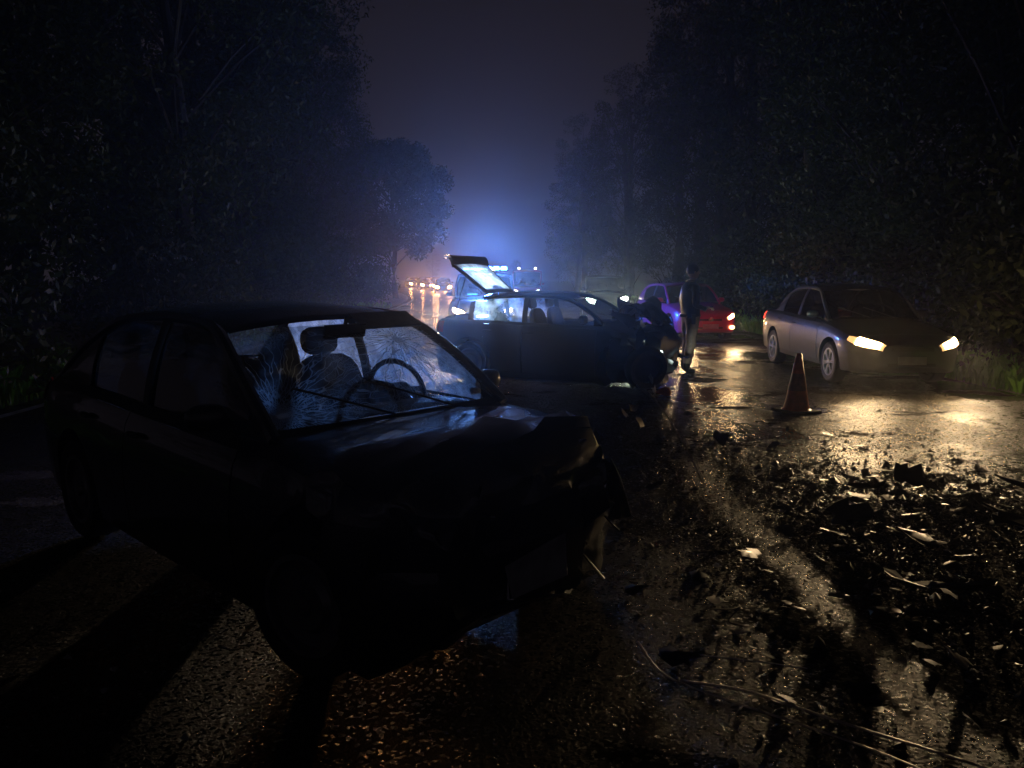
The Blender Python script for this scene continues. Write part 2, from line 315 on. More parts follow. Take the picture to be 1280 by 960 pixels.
class MB:
    """collects shapes, then links them as ONE mesh object"""
    def __init__(s, warp=None): s.v = []; s.f = []; s.m = []; s.cur = 0; s.warp = warp
    def add(s, vs, fs):
        k = len(s.v); s.v += [tuple(p) for p in vs]; s.f += [tuple(i + k for i in f) for f in fs]; s.m += [s.cur] * len(fs); return s
    def box(s, c, size, rot=None, taper=1.0):
        x, y, z = [a / 2 for a in size]; vs = []
        for dz in (-1, 1):
            k = 1 if dz < 0 else taper
            for dx, dy in ((-1, -1), (1, -1), (1, 1), (-1, 1)): vs.append(Vector((dx * x * k, dy * y * k, dz * z)))
        if rot is not None:
            e = Euler(rot).to_matrix(); vs = [e @ q for q in vs]
        c = Vector(c); vs = [q + c for q in vs]
        return s.add(vs, [(3, 2, 1, 0), (4, 5, 6, 7), (0, 1, 5, 4), (1, 2, 6, 5), (2, 3, 7, 6), (3, 0, 4, 7)])
    def tube(s, pts, rad, seg=8, flat=1.0, up=(0, 0, 1)):
        pts = [Vector(p) for p in pts]; n = len(pts)
        rad = rad if isinstance(rad, (list, tuple)) else [rad] * n
        vs, fs = [], []
        for i, p in enumerate(pts):
            t = (pts[min(i + 1, n - 1)] - pts[max(i - 1, 0)]).normalized()
            a = t.cross(Vector(up))
            if a.length < 1e-4: a = t.cross(Vector((1, 0, 0)))
            a.normalize(); b = a.cross(t).normalized()
            for k in range(seg):
                th = 2 * PI * k / seg
                vs.append(p + a * (math.cos(th) * rad[i]) + b * (math.sin(th) * rad[i] * flat))
        for i in range(n - 1):
            for k in range(seg):
                k2 = (k + 1) % seg; fs.append((i * seg + k, i * seg + k2, (i + 1) * seg + k2, (i + 1) * seg + k))
        fs.append(tuple(range(seg - 1, -1, -1))); fs.append(tuple((n - 1) * seg + k for k in range(seg)))
        return s.add(vs, fs)
    def grid(s, fn, nu, nv, flip=False):
        vs = [fn(i / (nu - 1), j / (nv - 1)) for i in range(nu) for j in range(nv)]; fs = []
        for i in range(nu - 1):
            for j in range(nv - 1):
                a = i * nv + j; q = (a, a + 1, a + nv + 1, a + nv); fs.append(q[::-1] if flip else q)
        return s.add(vs, fs)
    def lathe(s, prof, seg=20, axis='z', c=(0, 0, 0), closed=False):
        vs, fs = [], []; n = len(prof)
        for r, h in prof:
            for k in range(seg):
                th = 2 * PI * k / seg; a, b = r * math.cos(th), r * math.sin(th)
                q = {'z': (a, b, h), 'y': (a, h, b), 'x': (h, a, b)}[axis]
                vs.append((q[0] + c[0], q[1] + c[1], q[2] + c[2]))
        for i in range(n if closed else n - 1):
            for k in range(seg):
                k2 = (k + 1) % seg; j = (i + 1) % n
                fs.append((i * seg + k, i * seg + k2, j * seg + k2, j * seg + k))
        return s.add(vs, fs)
    def ball(s, c, r, rot=None, nu=12, nv=8, power=1.0):
        e = Euler(rot).to_matrix() if rot else None; vs, fs = [], []
        sp = lambda q: math.copysign(abs(q) ** power, q)
        for j in range(nv + 1):
            ph = -PI / 2 + PI * j / nv
            for i in range(nu):
                th = 2 * PI * i / nu
                q = Vector((sp(math.cos(ph)) * sp(math.cos(th)) * r[0], sp(math.cos(ph)) * sp(math.sin(th)) * r[1], sp(math.sin(ph)) * r[2]))
                if e: q = e @ q
                vs.append(q + Vector(c))
        for j in range(nv):
            for i in range(nu):
                i2 = (i + 1) % nu; fs.append((j * nu + i, j * nu + i2, (j + 1) * nu + i2, (j + 1) * nu + i))
        return s.add(vs, fs)
    def mesh(s, name, mats, ang=35):
        vs = s.v
        if s.warp: vs = [s.warp(Vector(p)) for p in vs]
        me = bpy.data.meshes.new(name); me.from_pydata([tuple(v) for v in vs], [], s.f)
        for m_ in (mats if isinstance(mats, (list, tuple)) else [mats]): me.materials.append(m_)
        if any(s.m): me.polygons.foreach_set('material_index', s.m)
        smooth(me, ang); me.update(); return me
    def build(s, name, mats, parent=None, ang=35, loc=None, rot=None):
        o = bpy.data.objects.new(name, s.mesh(name, mats, ang)); col.objects.link(o)
        if parent: o.parent = parent
        if loc: o.location = loc
        if rot: o.rotation_euler = rot
        return o

def copy_tree(o, parent=None):
    c = o.copy(); col.objects.link(c); c.parent = parent
    for ch in o.children: copy_tree(ch, c)
    return c

def spot(name, loc, direction, watts, color, size=60, blend=.6, radius=.05, parent=None, cut=None):
    d = bpy.data.lights.new(name, 'SPOT'); d.energy = watts; d.color = color; d.spot_size = R(size); d.spot_blend = blend; d.shadow_soft_size = radius
    if cut is not None:      # dipped-beam pattern: little light above the cut-off line
        d.use_nodes = True; n, l = d.node_tree.nodes, d.node_tree.links; em = [x for x in n if x.type == 'EMISSION'][0]
        t = n.new('ShaderNodeTexCoord'); sp = n.new('ShaderNodeSeparateXYZ'); l.new(t.outputs['Normal'], sp.inputs[0])
        r = n.new('ShaderNodeMapRange'); r.inputs['From Min'].default_value = cut; r.inputs['From Max'].default_value = cut + .035
        r.inputs['To Min'].default_value = 1; r.inputs['To Max'].default_value = .03
        l.new(sp.outputs['Y'], r.inputs['Value']); l.new(r.outputs[0], em.inputs['Strength'])
    o = bpy.data.objects.new(name, d); col.objects.link(o); o.location = loc
    o.rotation_euler = Vector(direction).to_track_quat('-Z', 'Y').to_euler()
    if parent: o.parent = parent
    return o

def curve(keys):
    xs = [k[0] for k in keys]; ys = [k[1] for k in keys]; n = len(xs)
    d = [(ys[i + 1] - ys[i]) / (xs[i + 1] - xs[i]) for i in range(n - 1)]
    t = [d[0]] + [0 if d[i - 1] * d[i] <= 0 else 2 * d[i - 1] * d[i] / (d[i - 1] + d[i]) for i in range(1, n - 1)] + [d[-1]]
    def f(x):
        if x <= xs[0]: return ys[0]
        if x >= xs[-1]: return ys[-1]
        i = max(j for j in range(n - 1) if xs[j] <= x); h = xs[i + 1] - xs[i]; u = (x - xs[i]) / h
        return ((1 + 2 * u) * (1 - u) ** 2) * ys[i] + u * (1 - u) ** 2 * h * t[i] + u * u * (3 - 2 * u) * ys[i + 1] + u * u * (u - 1) * h * t[i + 1]
    return f

# ------------------------------------------------------------------ cars (x forward, y left, z up, origin on the ground)
RING = [(0, 0), (.45, 0), (.88, 0), (.955, .05), (.975, .14), (.985, .26), (1.0, .42), (1.0, .58), (.985, .74), (.965, .84), (.93, .91), (.86, .955), (.72, .98), (.48, .995), (.24, 1), (0, 1)]
class Car:
    def __init__(s, L=4.3, W=1.7, wb=2.6, front=.85, r=.31, top=None, bot=None, half=None,
                 gh=(.95, .30, -.95, -1.55), zr=1.43, yb=.90, yr=.66, hatch=False, doors=4, paint=None, glass=None, rim='alloy',
                 warp=None, lamp=None, lamp_s=(8.2, 10.2), lamp_x=(.30, .03), lit=True, belt=None):
        s.L, s.W, s.r, s.gh, s.zr, s.ybf, s.yrf = L, W, r, gh, zr, yb, yr
        h = L / 2; s.h = h; w = W / 2; s.w = w; s.xf = h - front; s.xr = s.xf - wb
        s.top = curve(top); s.bot = curve(bot or [(-h, .42), (-h + .06, .30), (-h + .3, .22), (-1, .19), (1, .19), (h - .3, .2), (h - .08, .24), (h, .32)])
        s.half = curve(half or [(-h, .60 * w), (-h + .05, .82 * w), (-h + .16, .91 * w), (-h + .5, .97 * w), (-.4, w), (.6, w), (h - .6, .975 * w), (h - .4, .955 * w), (h - .25, .90 * w), (h - .12, .78 * w), (h - .05, .66 * w), (h - .015, .54 * w), (h, .46 * w)])
        s.hatch, s.doors, s.paint, s.glass, s.rim, s.warp = hatch, doors, paint, glass or M['glass'], rim, warp
        s.lamp, s.lamp_s, s.lamp_x, s.lit = lamp, lamp_s, lamp_x, lit
    def MB(s): return MB(s.warp)
    def surf(s, x, k, side=1, off=0.0):
        i = min(int(k), len(RING) - 2); u = k - i
        a, b = RING[i], RING[i + 1]; ry, rz = a[0] + (b[0] - a[0]) * u, a[1] + (b[1] - a[1]) * u
        zb, zt, hw = s.bot(x), s.top(x), s.half(x)
        crown = .025 * (1 - ry * ry) if rz > .9 else 0
        p = Vector((x, ry * hw, zb + (zt - zb) * rz + crown))
        if off:
            e = .01; q1 = s.surf(min(x + e, s.h), k); q0 = s.surf(max(x - e, -s.h), k); k1 = s.surf(x, min(k + .2, 14.99)); k0 = s.surf(x, max(k - .2, 0))
            nrm = (q1 - q0).cross(k1 - k0)
            if nrm.length > 1e-9:
                nrm.normalize()
                if nrm.dot(Vector((x * .3, p.y, p.z - .5))) < 0: nrm = -nrm
                p = p + nrm * off
        p.y *= side
        return p
    def patch(s, x0, x1, k0, k1, side=1, off=.006, nu=8, nv=6, mb=None, shape=None):
        mb = mb or s.MB()
        def fn(u, v):
            kk0, kk1 = k0, k1
            if shape: kk0, kk1 = shape(u, k0, k1)
            return s.surf(x0 + (x1 - x0) * (1 - (1 - u) ** 2), kk0 + (kk1 - kk0) * v, side, off)
        return mb.grid(fn, nu, nv, flip=side < 0)
    def belt_y(s, x): return s.half(x) * s.ybf
    def belt_z(s, x): return s.top(x) - .012
    def make_rail(s):
        x0, x1, x2, x3 = s.gh; zr = s.zr
        P = [Vector((x0, s.half(x0) * .83, s.belt_z(x0))), Vector((x1, s.half(x1) * s.yrf * 1.02, zr - .045)),
             Vector((x2, s.half(x2) * s.yrf, zr - .06)), Vector((x3, s.half(x3) * (.78 if not s.hatch else .86), s.belt_z(x3)))]
        pts = []
        n1, n2, n3 = 8, 10, 7
        for i in range(n1): u = i / n1; q = P[0].lerp(P[1], u); q.z += .03 * math.sin(PI * u); q.y += .02 * math.sin(PI * u); pts.append(q)
        for i in range(n2): u = i / n2; q = P[1].lerp(P[2], u); q.z += .03 * math.sin(PI * u); pts.append(q)
        for i in range(n3 + 1): u = i / n3; q = P[2].lerp(P[3], u); q.z += .03 * math.sin(PI * u); q.y += .015 * math.sin(PI * u); pts.append(q)
        # soften the corners
        for _ in range(2):
            pts = [pts[0]] + [(pts[i - 1] + pts[i] * 2 + pts[i + 1]) / 4 for i in range(1, len(pts) - 1)] + [pts[-1]]
        s.rail = pts; s.n1, s.n2 = n1, n1 + n2
        return pts
    def build(s, name, label, cat, loc, heading, group=None, detail=2, tailgate_open=False, wheels=(1, 1, 1, 1)):
        root = empty(name, (loc[0], loc[1], loc[2] if len(loc) > 2 else 0), R(heading)); tag(root, label, cat, group); s.root = root
        h = s.h
        # body loft
        xs = sorted(set([-h, -h + .02, -h + .05, -h + .1, -h + .17, -h + .28, h - .28, h - .18, h - .1, h - .05, h - .02, h] + [round(-h + .28 + (2 * h - .56) * i / 26, 4) for i in range(27)] + [s.gh[0] + .015, s.gh[3] - .015]))
        nR = len(RING); vs, fs = [], []
        for x in xs:
            rp = [s.surf(x, k if k < nR - 1 else nR - 1.0001) for k in range(nR)]
            vs += rp + [Vector((q.x, -q.y, q.z)) for q in rp[-2:0:-1]]
        N = 2 * nR - 2
        for i in range(len(xs) - 1):
            for k in range(N):
                k2 = (k + 1) % N; fs.append((i * N + k, (i + 1) * N + k, (i + 1) * N + k2, i * N + k2))
        fs.append(tuple(range(N))); fs.append(tuple((len(xs) - 1) * N + k for k in range(N - 1, -1, -1)))
        me = bpy.data.meshes.new('body'); me.from_pydata([tuple(v) for v in vs], [], fs); me.update()
        bm = bmesh.new(); bm.from_mesh(me); bmesh.ops.recalc_face_normals(bm, faces=bm.faces); bm.to_mesh(me); bm.free()
        tmp = bpy.data.objects.new('tmp', me); col.objects.link(tmp)
        # wheel arches
        cu = MB(); ra = s.r + .055
        for x in (s.xf, s.xr):
            for sd in (1, -1):
                cu.lathe([(0, .42 * sd), (ra, .42 * sd), (ra, 1.3 * sd), (0, 1.3 * sd)], 28, 'y', (x, 0, s.r + .01))
        cm = cu.mesh('cut', M['well']); bm = bmesh.new(); bm.from_mesh(cm); bmesh.ops.remove_doubles(bm, verts=bm.verts, dist=1e-5); bmesh.ops.recalc_face_normals(bm, faces=bm.faces); bm.to_mesh(cm); bm.free()
        co = bpy.data.objects.new('cut', cm); col.objects.link(co)
        md = tmp.modifiers.new('b', 'BOOLEAN'); md.operation = 'DIFFERENCE'; md.object = co; md.solver = 'EXACT'
        ev = bpy.data.meshes.new_from_object(tmp.evaluated_get(bpy.context.evaluated_depsgraph_get()))
        bpy.data.objects.remove(tmp); bpy.data.objects.remove(co)
        # classify faces into panels
        cat_f = {}
        xa, xb = s.gh[0] - .12, (s.xr + s.r * .55 if s.doors == 4 else s.gh[2] + .35)
        mid = (s.gh[1] + s.gh[2]) / 2 + .05; s.mid = mid
        for f in ev.polygons:
            c = f.center; nz_ = f.normal.z; zt, zb = s.top(c.x), s.bot(c.x); rz = (c.z - zb) / max(.1, zt - zb)
            arch = min((Vector((c.x - x, 0, c.z - s.r - .01)).length) for x in (s.xf, s.xr))
            if arch < ra - .008 or (abs(c.y) < .44 and arch < ra + .02 and abs(f.normal.y) > .9): k = 'well%d%d' % (c.x > 0, c.y > 0)
            elif s.gh[3] + .03 < c.x < s.gh[0] - .03 and rz > .93 and abs(c.y) < s.half(c.x) * .86: k = 'cabin'
            elif c.x > s.gh[0] - .02 and c.x < h - .17 and rz > .90 and abs(c.y) < s.half(c.x) * .9: k = 'hood'
            elif c.x > h - .30 and rz < .60: k = 'front_bumper'
            elif c.x < -h + .28 and rz < .58: k = 'rear_bumper'
            elif not s.hatch and c.x < s.gh[3] and rz > .93: k = 'boot_lid'
            elif abs(c.y) > .9 * s.half(c.x) and rz > .1 and rz < .93 and mid < c.x < xa and arch > ra: k = 'door' + str(int(c.y > 0))
            elif s.doors == 4 and abs(c.y) > .9 * s.half(c.x) and .1 < rz < .93 and xb < c.x <= mid and arch > ra: k = 'door' + str(2 + int(c.y > 0))
            else: k = 'body'
            cat_f.setdefault(k, []).append(f)
        out = {}
        for k, fl in cat_f.items():
            if k == 'cabin': continue
            mb = s.MB(); ids = {}
            pan = k[:4] == 'door' or k in ('hood', 'boot_lid')
            off = .004 if pan else 0
            for f in fl:
                loop = []
                for vi in f.vertices:
                    if vi not in ids:
                        v = ev.vertices[vi]; ids[vi] = len(mb.v); mb.v.append(tuple(v.co + v.normal * off))
                    loop.append(ids[vi])
                mb.f.append(tuple(loop)); mb.m.append(0)
            if pan:   # panel edges turn in, leaving a gap that reads as a shut line
                cnt = {}
                for f in mb.f:
                    for a, b in zip(f, f[1:] + f[:1]): cnt[(a, b)] = 1
                edges = [e for e in cnt if (e[1], e[0]) not in cnt]
                bnd = set(i for e in edges for i in e); cx = sum((Vector(mb.v[i]) for i in bnd), Vector()) / max(1, len(bnd))
                new = {}
                for i in bnd:
                    q = Vector(mb.v[i]); dirn = (cx - q); dirn.normalize()
                    mb.v[i] = tuple(q + dirn * .005)
                    inn = Vector((0, -math.copysign(.03, cx.y), 0)) if k[:4] == 'door' else Vector((0, 0, -.03))
                    new[i] = len(mb.v); mb.v.append(tuple(q + dirn * .005 + inn))
                for a, b in edges: mb.f.append((b, a, new[a], new[b])); mb.m.append(0)
            nm = 'door' if k[:4] == 'door' else ('wheel_well' if k[:4] == 'well' else k)
            o = mb.build(nm, M['well'] if k[:4] == 'well' else s.paint, root, 40)
            out[k] = o
            if nm == 'door' and detail > 0:
                sd = 1 if k[-1] in '13' else -1; xd = (mid + .12) if k[-1] in '01' else (xb + .14)
                hb = s.MB(); q0 = s.surf(xd, 8.6, sd, .03); hb.ball(q0, (.085, .016, .017), None, 10, 6)
                ho = hb.build('door_handle', s.paint if s.rim == 'alloy' else M['trim'], o)
        bpy.data.meshes.remove(ev)
        s.out = out
        # greenhouse
        rail = s.make_rail(); Y = Vector((1, -1, 1)); nr = len(rail)
        mir = lambda q: Vector((q.x, -q.y, q.z))
        n1, n2 = s.n1, s.n2
        end = n2 if tailgate_open else nr - 1
        for sd in (1, -1):
            b = s.MB(); b.tube([(q.x, q.y * sd, q.z) for q in rail[:end + 1]], .030, 8, 1.0)
            b.build('roof_rail' if detail > 1 else 'pillar', s.paint, root)
        b = s.MB()
        def roof(u, v):
            t = n1 - .6 + (n2 - n1 + 1.2) * u; i = min(int(t), nr - 2); q = rail[i].lerp(rail[i + 1], t - i); y = (v * 2 - 1)
            return Vector((q.x + .05 * (1 - y * y) * (1 if u < .5 else -1) * abs(1 - 2 * u) ** 2, q.y * y, q.z + .018 + .055 * (1 - y * y)))
        b.grid(roof, 14, 15, True); b.grid(lambda u, v: roof(u, v) - Vector((0, 0, .03)), 14, 15)
        s.roof = b.build('roof', s.paint, root)
        def screen(i0, i1, bulge, inset=.02):
            def fn(u, v):
                t = i0 + (i1 - i0) * u; i = min(int(t), nr - 2); q = rail[i].lerp(rail[i + 1], t - i); y = (v * 2 - 1)
                return Vector((q.x + bulge * (1 - y * y), (q.y - inset) * y, q.z + .012 * (1 - y * y)))
            return fn
        s.screen = screen
        b = s.MB(); b.grid(screen(.2, n1 - .4, .09), 12, 16, True)
        s.windscreen = b.build('windscreen', s.glass, root)
        b = s.MB(); b.grid(lambda u, v: screen(0, .45, .095)(u, v) + Vector((.01, 0, .006)), 3, 16, True); b.build('cowl', M['trim'], root)
        if not tailgate_open:
            b = s.MB(); b.grid(screen(n2 + .4, nr - 1.3, -.07), 10, 14, True); b.build('rear_window', s.glass, root)
            b = s.MB(); b.grid(lambda u, v: screen(nr - 1.5, nr - 1, -.075)(u, v) + Vector((-.004, 0, .004)), 3, 14, True); b.build('rear_shelf_edge', s.paint, root)
        # side glass between belt and rail
        def rail_at(x):
            for i in range(nr - 1):
                if rail[i].x >= x >= rail[i + 1].x:
                    u = (rail[i].x - x) / max(1e-6, rail[i].x - rail[i + 1].x); return rail[i].lerp(rail[i + 1], u)
            return rail[0] if x > rail[0].x else rail[-1]
        s.rail_at = rail_at
        def side(xa_, xb_, nm, m_, n=9, offy=-.012, solid=0):
            for sd in (1, -1):
                b = s.MB()
                def fn(u, v):
                    x = xa_ + (xb_ - xa_) * u; t = rail_at(x); bz = s.belt_z(x); by = s.half(x) * (.86 if x < s.gh[0] - .2 else .84)
                    k = max(0.0, v)
                    y = by + (t.y - by) * k + .02 * math.sin(PI * k) + offy
                    return Vector((x, y * sd, bz - .02 + (t.z - bz + .02) * k))
                b.grid(fn, n, 6, flip=sd > 0)
                if solid: b.grid(lambda u, v: fn(u, v) - Vector((0, .03 * sd, 0)), n, 6, flip=sd < 0)
                b.build(nm, m_, root)
        xq = s.gh[3] + (.42 if not s.hatch else .5)      # behind this the pillar is solid
        xq = min(xq, s.gh[2] + .12)
        side(s.gh[0] - .16, mid + .03, 'front_window', s.glass)
        if s.doors == 4: side(mid - .03, xq + .04, 'rear_window_pane', s.glass)
        else: side(mid - .03, xq + .04, 'quarter_window', s.glass)
        side(mid + .035, mid - .035, 'centre_pillar', M['trim'], 3, .004, 1)
        side(s.gh[0] - .02, s.gh[0] - .17, 'front_quarter_trim', M['trim'], 4, .002, 1)
        if not tailgate_open: side(xq + .04, s.gh[3] + .01, 'rear_pillar', s.paint, 6, .006, 1)
        elif 1: side(xq + .06, xq - .02, 'rear_pillar', s.paint, 3, .006, 1)
        # wheels
        wm = MB(); r = s.r; tw = .10
        wm.lathe([(r * .66, -tw * .9), (r * .9, -tw), (r * .985, -tw * .8), (r, -tw * .4), (r, tw * .4), (r * .985, tw * .8), (r * .9, tw), (r * .66, tw * .9)], 28, 'y', closed=True)
        tyre_me = wm.mesh('tyre', M['tyre'])
        rm = MB(); rr = r * .67
        rm.lathe([(rr, -tw * .8), (rr * 1.02, tw * .92), (rr * .9, tw * .92), (rr * .86, tw * .5), (rr * .86, -tw * .8)], 28, 'y')
        rm.lathe([(0, tw * .30), (rr * .88, tw * .05)], 20, 'y')
        ns = 6 if s.rim == 'alloy' else 0
        for k in range(ns):
            th = 2 * PI * k / ns
            for dt in (-.11, .11):
                a0, a1 = th + dt * 1.6, th + dt
                rm.tube([(rr * .16 * math.cos(a0), tw * .78, rr * .16 * math.sin(a0)), (rr * .55 * math.cos(a1), tw * .86, rr * .55 * math.sin(a1)), (rr * .9 * math.cos(a1), tw * .8, rr * .9 * math.sin(a1))], [.02, .017, .021], 6, .7, (0, 1, 0))
        rm.lathe([(0, tw * .98), (rr * .2, tw * .95), (rr * .24, tw * .7)], 14, 'y')
        if not ns:
            rm.lathe([(0, tw * .75), (rr * .5, tw * .8), (rr * .62, tw * .55), (rr * .9, tw * .6)], 20, 'y')
        rim_me = rm.mesh('rim', M['alloy'] if ns else M['steel_rim'])
        i = 0
        for x in (s.xf, s.xr):
            for sd in (1, -1):
                if wheels[i]:
                    w_ = bpy.data.objects.new('wheel', tyre_me); col.objects.link(w_); w_.parent = root
                    w_.location = (x, (s.w - .115) * sd, r - .004); w_.rotation_euler = (0, random.random() * 2, 0) if sd > 0 else (0, random.random() * 2, PI)
                    if s.warp and x == s.xf:
                        q = s.warp(Vector(w_.location)); w_.location = (q.x, q.y * .98, max(q.z, r - .03)); w_.rotation_euler[2] += R(12)
                    ri = bpy.data.objects.new('rim', rim_me); col.objects.link(ri); ri.parent = w_
                i += 1
        # underside
        b = s.MB(); b.box((0, 0, .25), (s.L * .8, s.W * .5, .12)); b.build('underbody', M['well'], root)
        # lamps and face
        lx0, lx1 = h - s.lamp_x[0], h - s.lamp_x[1]
        for sd in (1, -1):
            if s.lamp:
                lm = M[s.lamp] if s.lit else M['clear_lens']
                def shp(u, a, c): m_ = (a + c) / 2; return (m_ + (a - m_) * min(1, .45 + 1.3 * u), m_ + (c - m_) * min(1, .35 + 1.2 * u))
                o = s.patch(lx0, lx1, s.lamp_s[0], s.lamp_s[1], sd, .008, 12, 7, shape=shp).build('headlight', M['lamp_rim'] if s.lit and detail > 1 and s.lamp in ('lamp_warm',) else lm, root)
                if s.lit and detail > 1 and s.lamp == 'lamp_warm':
                    xa2 = lx0 + (lx1 - lx0) * .42
                    s.patch(xa2, lx1 - .012, s.lamp_s[0] + .3, s.lamp_s[1] - .35, sd, .014, 9, 6).build('bulb_reflector', lm, o)
            s.patch(-h + .03, -h + .22, 8.0, 10.3, sd, .007, 8, 5).build('tail_light', M['tail'], root)
        b = s.MB(); fz = s.top(h) * .5 + s.bot(h) * .5
        b.box((h + .004, 0, fz + .10), (.02, s.half(h) * 1.5, .055)); b.build('grille', M['trim'], root)
        if detail > 1:
            b = s.MB(); b.box((h + .012, 0, fz - .06), (.012, .40, .115)); b.build('number_plate', M['plate'], root)
            b = s.MB(); b.box((h - .008, 0, s.bot(h) + .03), (.03, s.half(h) * 1.7, .045)); b.build('lower_grille', M['trim'], root)
        # door mirrors
        for sd in (1, -1):
            b = s.MB(); mx = s.gh[0] - .28; my = s.belt_y(mx) + .10
            b.ball((mx, my * sd, s.belt_z(mx) + .075), (.055, .095, .062), (0, 0, .15 * sd), 12, 8, .8)
            b.tube([(mx, (my - .14) * sd, s.belt_z(mx) + .02), (mx, (my - .05) * sd, s.belt_z(mx) + .05)], .02, 6)
            b.build('door_mirror', s.paint, root)
        # wipers
        if detail > 1:
            for y0 in (.35, -.15):
                b = s.MB(); f = screen(.2, n1 - .4, .09)
                pts = [f(.02 + .05 * k, .5 + (y0 - k * .09) * .55) + Vector((.012, 0, .012)) for k in range(7)]
                b.tube(pts, .006, 5); b.build('wiper', M['trim'], root)
        # seats and dashboard
        def seat(x, y, nm='seat', m_=None):
            b = s.MB(); zb = s.belt_z(x) - .42
            b.ball((x, y, zb + .25), (.085, .24, .36), (0, -.22, 0), 14, 10, .6)
            b.ball((x - .14, y, zb + .68), (.05, .13, .09), (0, -.2, 0), 12, 8, .7)
            b.tube([(x - .11, y - .05, zb + .5), (x - .14, y - .05, zb + .66)], .008, 5); b.tube([(x - .11, y + .05, zb + .5), (x - .14, y + .05, zb + .66)], .008, 5)
            b.ball((x + .24, y, zb + .0), (.26, .24, .09), None, 12, 8, .6)
            return b.build(nm, m_ or M['fabric'], root)
        sx = mid + .12
        for y in (.36, -.36): seat(sx, y)
        if detail > 0: seat(sx - .85, 0, 'rear_seat')
        b = s.MB(); b.ball((s.gh[0] - .22, 0, s.belt_z(s.gh[0] - .2) - .07), (.20, s.half(.5) * .8, .10), None, 18, 8, .6); b.build('dashboard', M['dash'], root)
        s.root = root
        return root
    def steering(s, y=.36, tilt=.42, dx=.50, dz=0.03):
        b = s.MB(); c = Vector((s.gh[0] - dx, y, s.belt_z(s.gh[0] - dx) + dz)); e = Euler((0, -tilt, 0)).to_matrix()
        pts = [c + e @ Vector((0, .185 * math.cos(t), .185 * math.sin(t))) for t in [2 * PI * k / 28 for k in range(29)]]
        b.tube(pts, .0155, 8, 1, (1, 0, .01))
        b.ball(c + e @ Vector((.02, 0, -.01)), (.03, .075, .06), (0, -tilt, 0), 12, 8, .7)
        for a in (0, PI, -PI / 2): b.tube([c + e @ Vector((.02, .05 * math.cos(a), .05 * math.sin(a))), c + e @ Vector((0, .18 * math.cos(a), .18 * math.sin(a)))], .014, 6, .6, (1, 0, 0))
        b.tube([c, c + Vector((.3, 0, -.14))], .03, 8)
        return b.build('steering_wheel', M['wheel_plastic'], s.root)
    def beams(s, watts, color, x=None, z=None, y=None, size=75, down=.06, aim=0.0, radius=.07, n=2, cut=.02):
        h = s.h; k = (s.lamp_s[0] + s.lamp_s[1]) / 2
        for sd in ((1, -1) if n == 2 else (n,)):
            q = s.surf(h - (s.lamp_x[0] + s.lamp_x[1]) / 2, k, sd)
            spot('headlight_beam', (h + .12 if x is None else x, q.y, q.z if z is None else z), (1, aim, -down), watts, color, size, .8, radius, s.root, cut)

SEDAN_TOP = lambda h: [(-h, .80), (-h + .04, .90), (-h + .14, .97), (-h + .5, 1.0), (-1.2, 1.0), (-.3, .97), (.6, .945), (1.0, .93), (1.5, .865), (h - .35, .79), (h - .12, .73), (h - .03, .68), (h, .62)]
HATCH_TOP = lambda h: [(-h, .86), (-h + .04, .93), (-h + .14, .97), (-1.0, .97), (-.3, .95), (.5, .93), (.85, .92), (1.3, .86), (h - .3, .78), (h - .1, .70), (h - .03, .63), (h, .57)]
SUV_TOP = lambda h: [(-h, .95), (-h + .04, 1.05), (-h + .14, 1.1), (-1.0, 1.1), (.5, 1.08), (.95, 1.07), (1.4, 1.03), (h - .3, .98), (h - .1, .90), (h - .03, .82), (h, .72)]

def shard_mesh(seed, thick=.014):
    """a torn, curled scrap of car panel with a ragged outline"""
    r_ = random.Random(seed); nu, nv = r_.randint(4, 6), r_.randint(3, 5); asp = r_.uniform(.22, .75); b = MB(); up, lo = [], []
    cu_, tw_ = r_.uniform(-.9, 1.3), r_.uniform(-.6, .6)
    for i in range(nu):
        for k in range(nv):
            u, v = i / (nu - 1) - .5, k / (nv - 1) - .5; e = 1.5 if i in (0, nu - 1) or k in (0, nv - 1) else .5
            x = u * (1 - abs(v) * r_.uniform(0, .9)) + r_.uniform(-.09, .09) * e; y = asp * (v * (1 - abs(u) * r_.uniform(.1, 1.1)) + r_.uniform(-.12, .12) * e)
            z = .25 * cu_ * (x * x * 2 + .2) * .5 + tw_ * x * y + r_.uniform(-.03, .03) + .05
            up.append(Vector((x, y, z + thick))); lo.append(Vector((x, y, z)))
    N = nu * nv; f = []
    for i in range(nu - 1):
        for k in range(nv - 1):
            a = i * nv + k; f += [(a, a + nv, a + nv + 1, a + 1), (N + a + 1, N + a + nv + 1, N + a + nv, N + a)]
    rim = [i * nv for i in range(nu)] + [(nu - 1) * nv + k for k in range(1, nv)] + [i * nv + nv - 1 for i in range(nu - 2, -1, -1)] + [k for k in range(nv - 2, 0, -1)]
    f += [(rim[q], rim[(q + 1) % len(rim)], N + rim[(q + 1) % len(rim)], N + rim[q]) for q in range(len(rim))]
    b.add(up + lo, f); return b

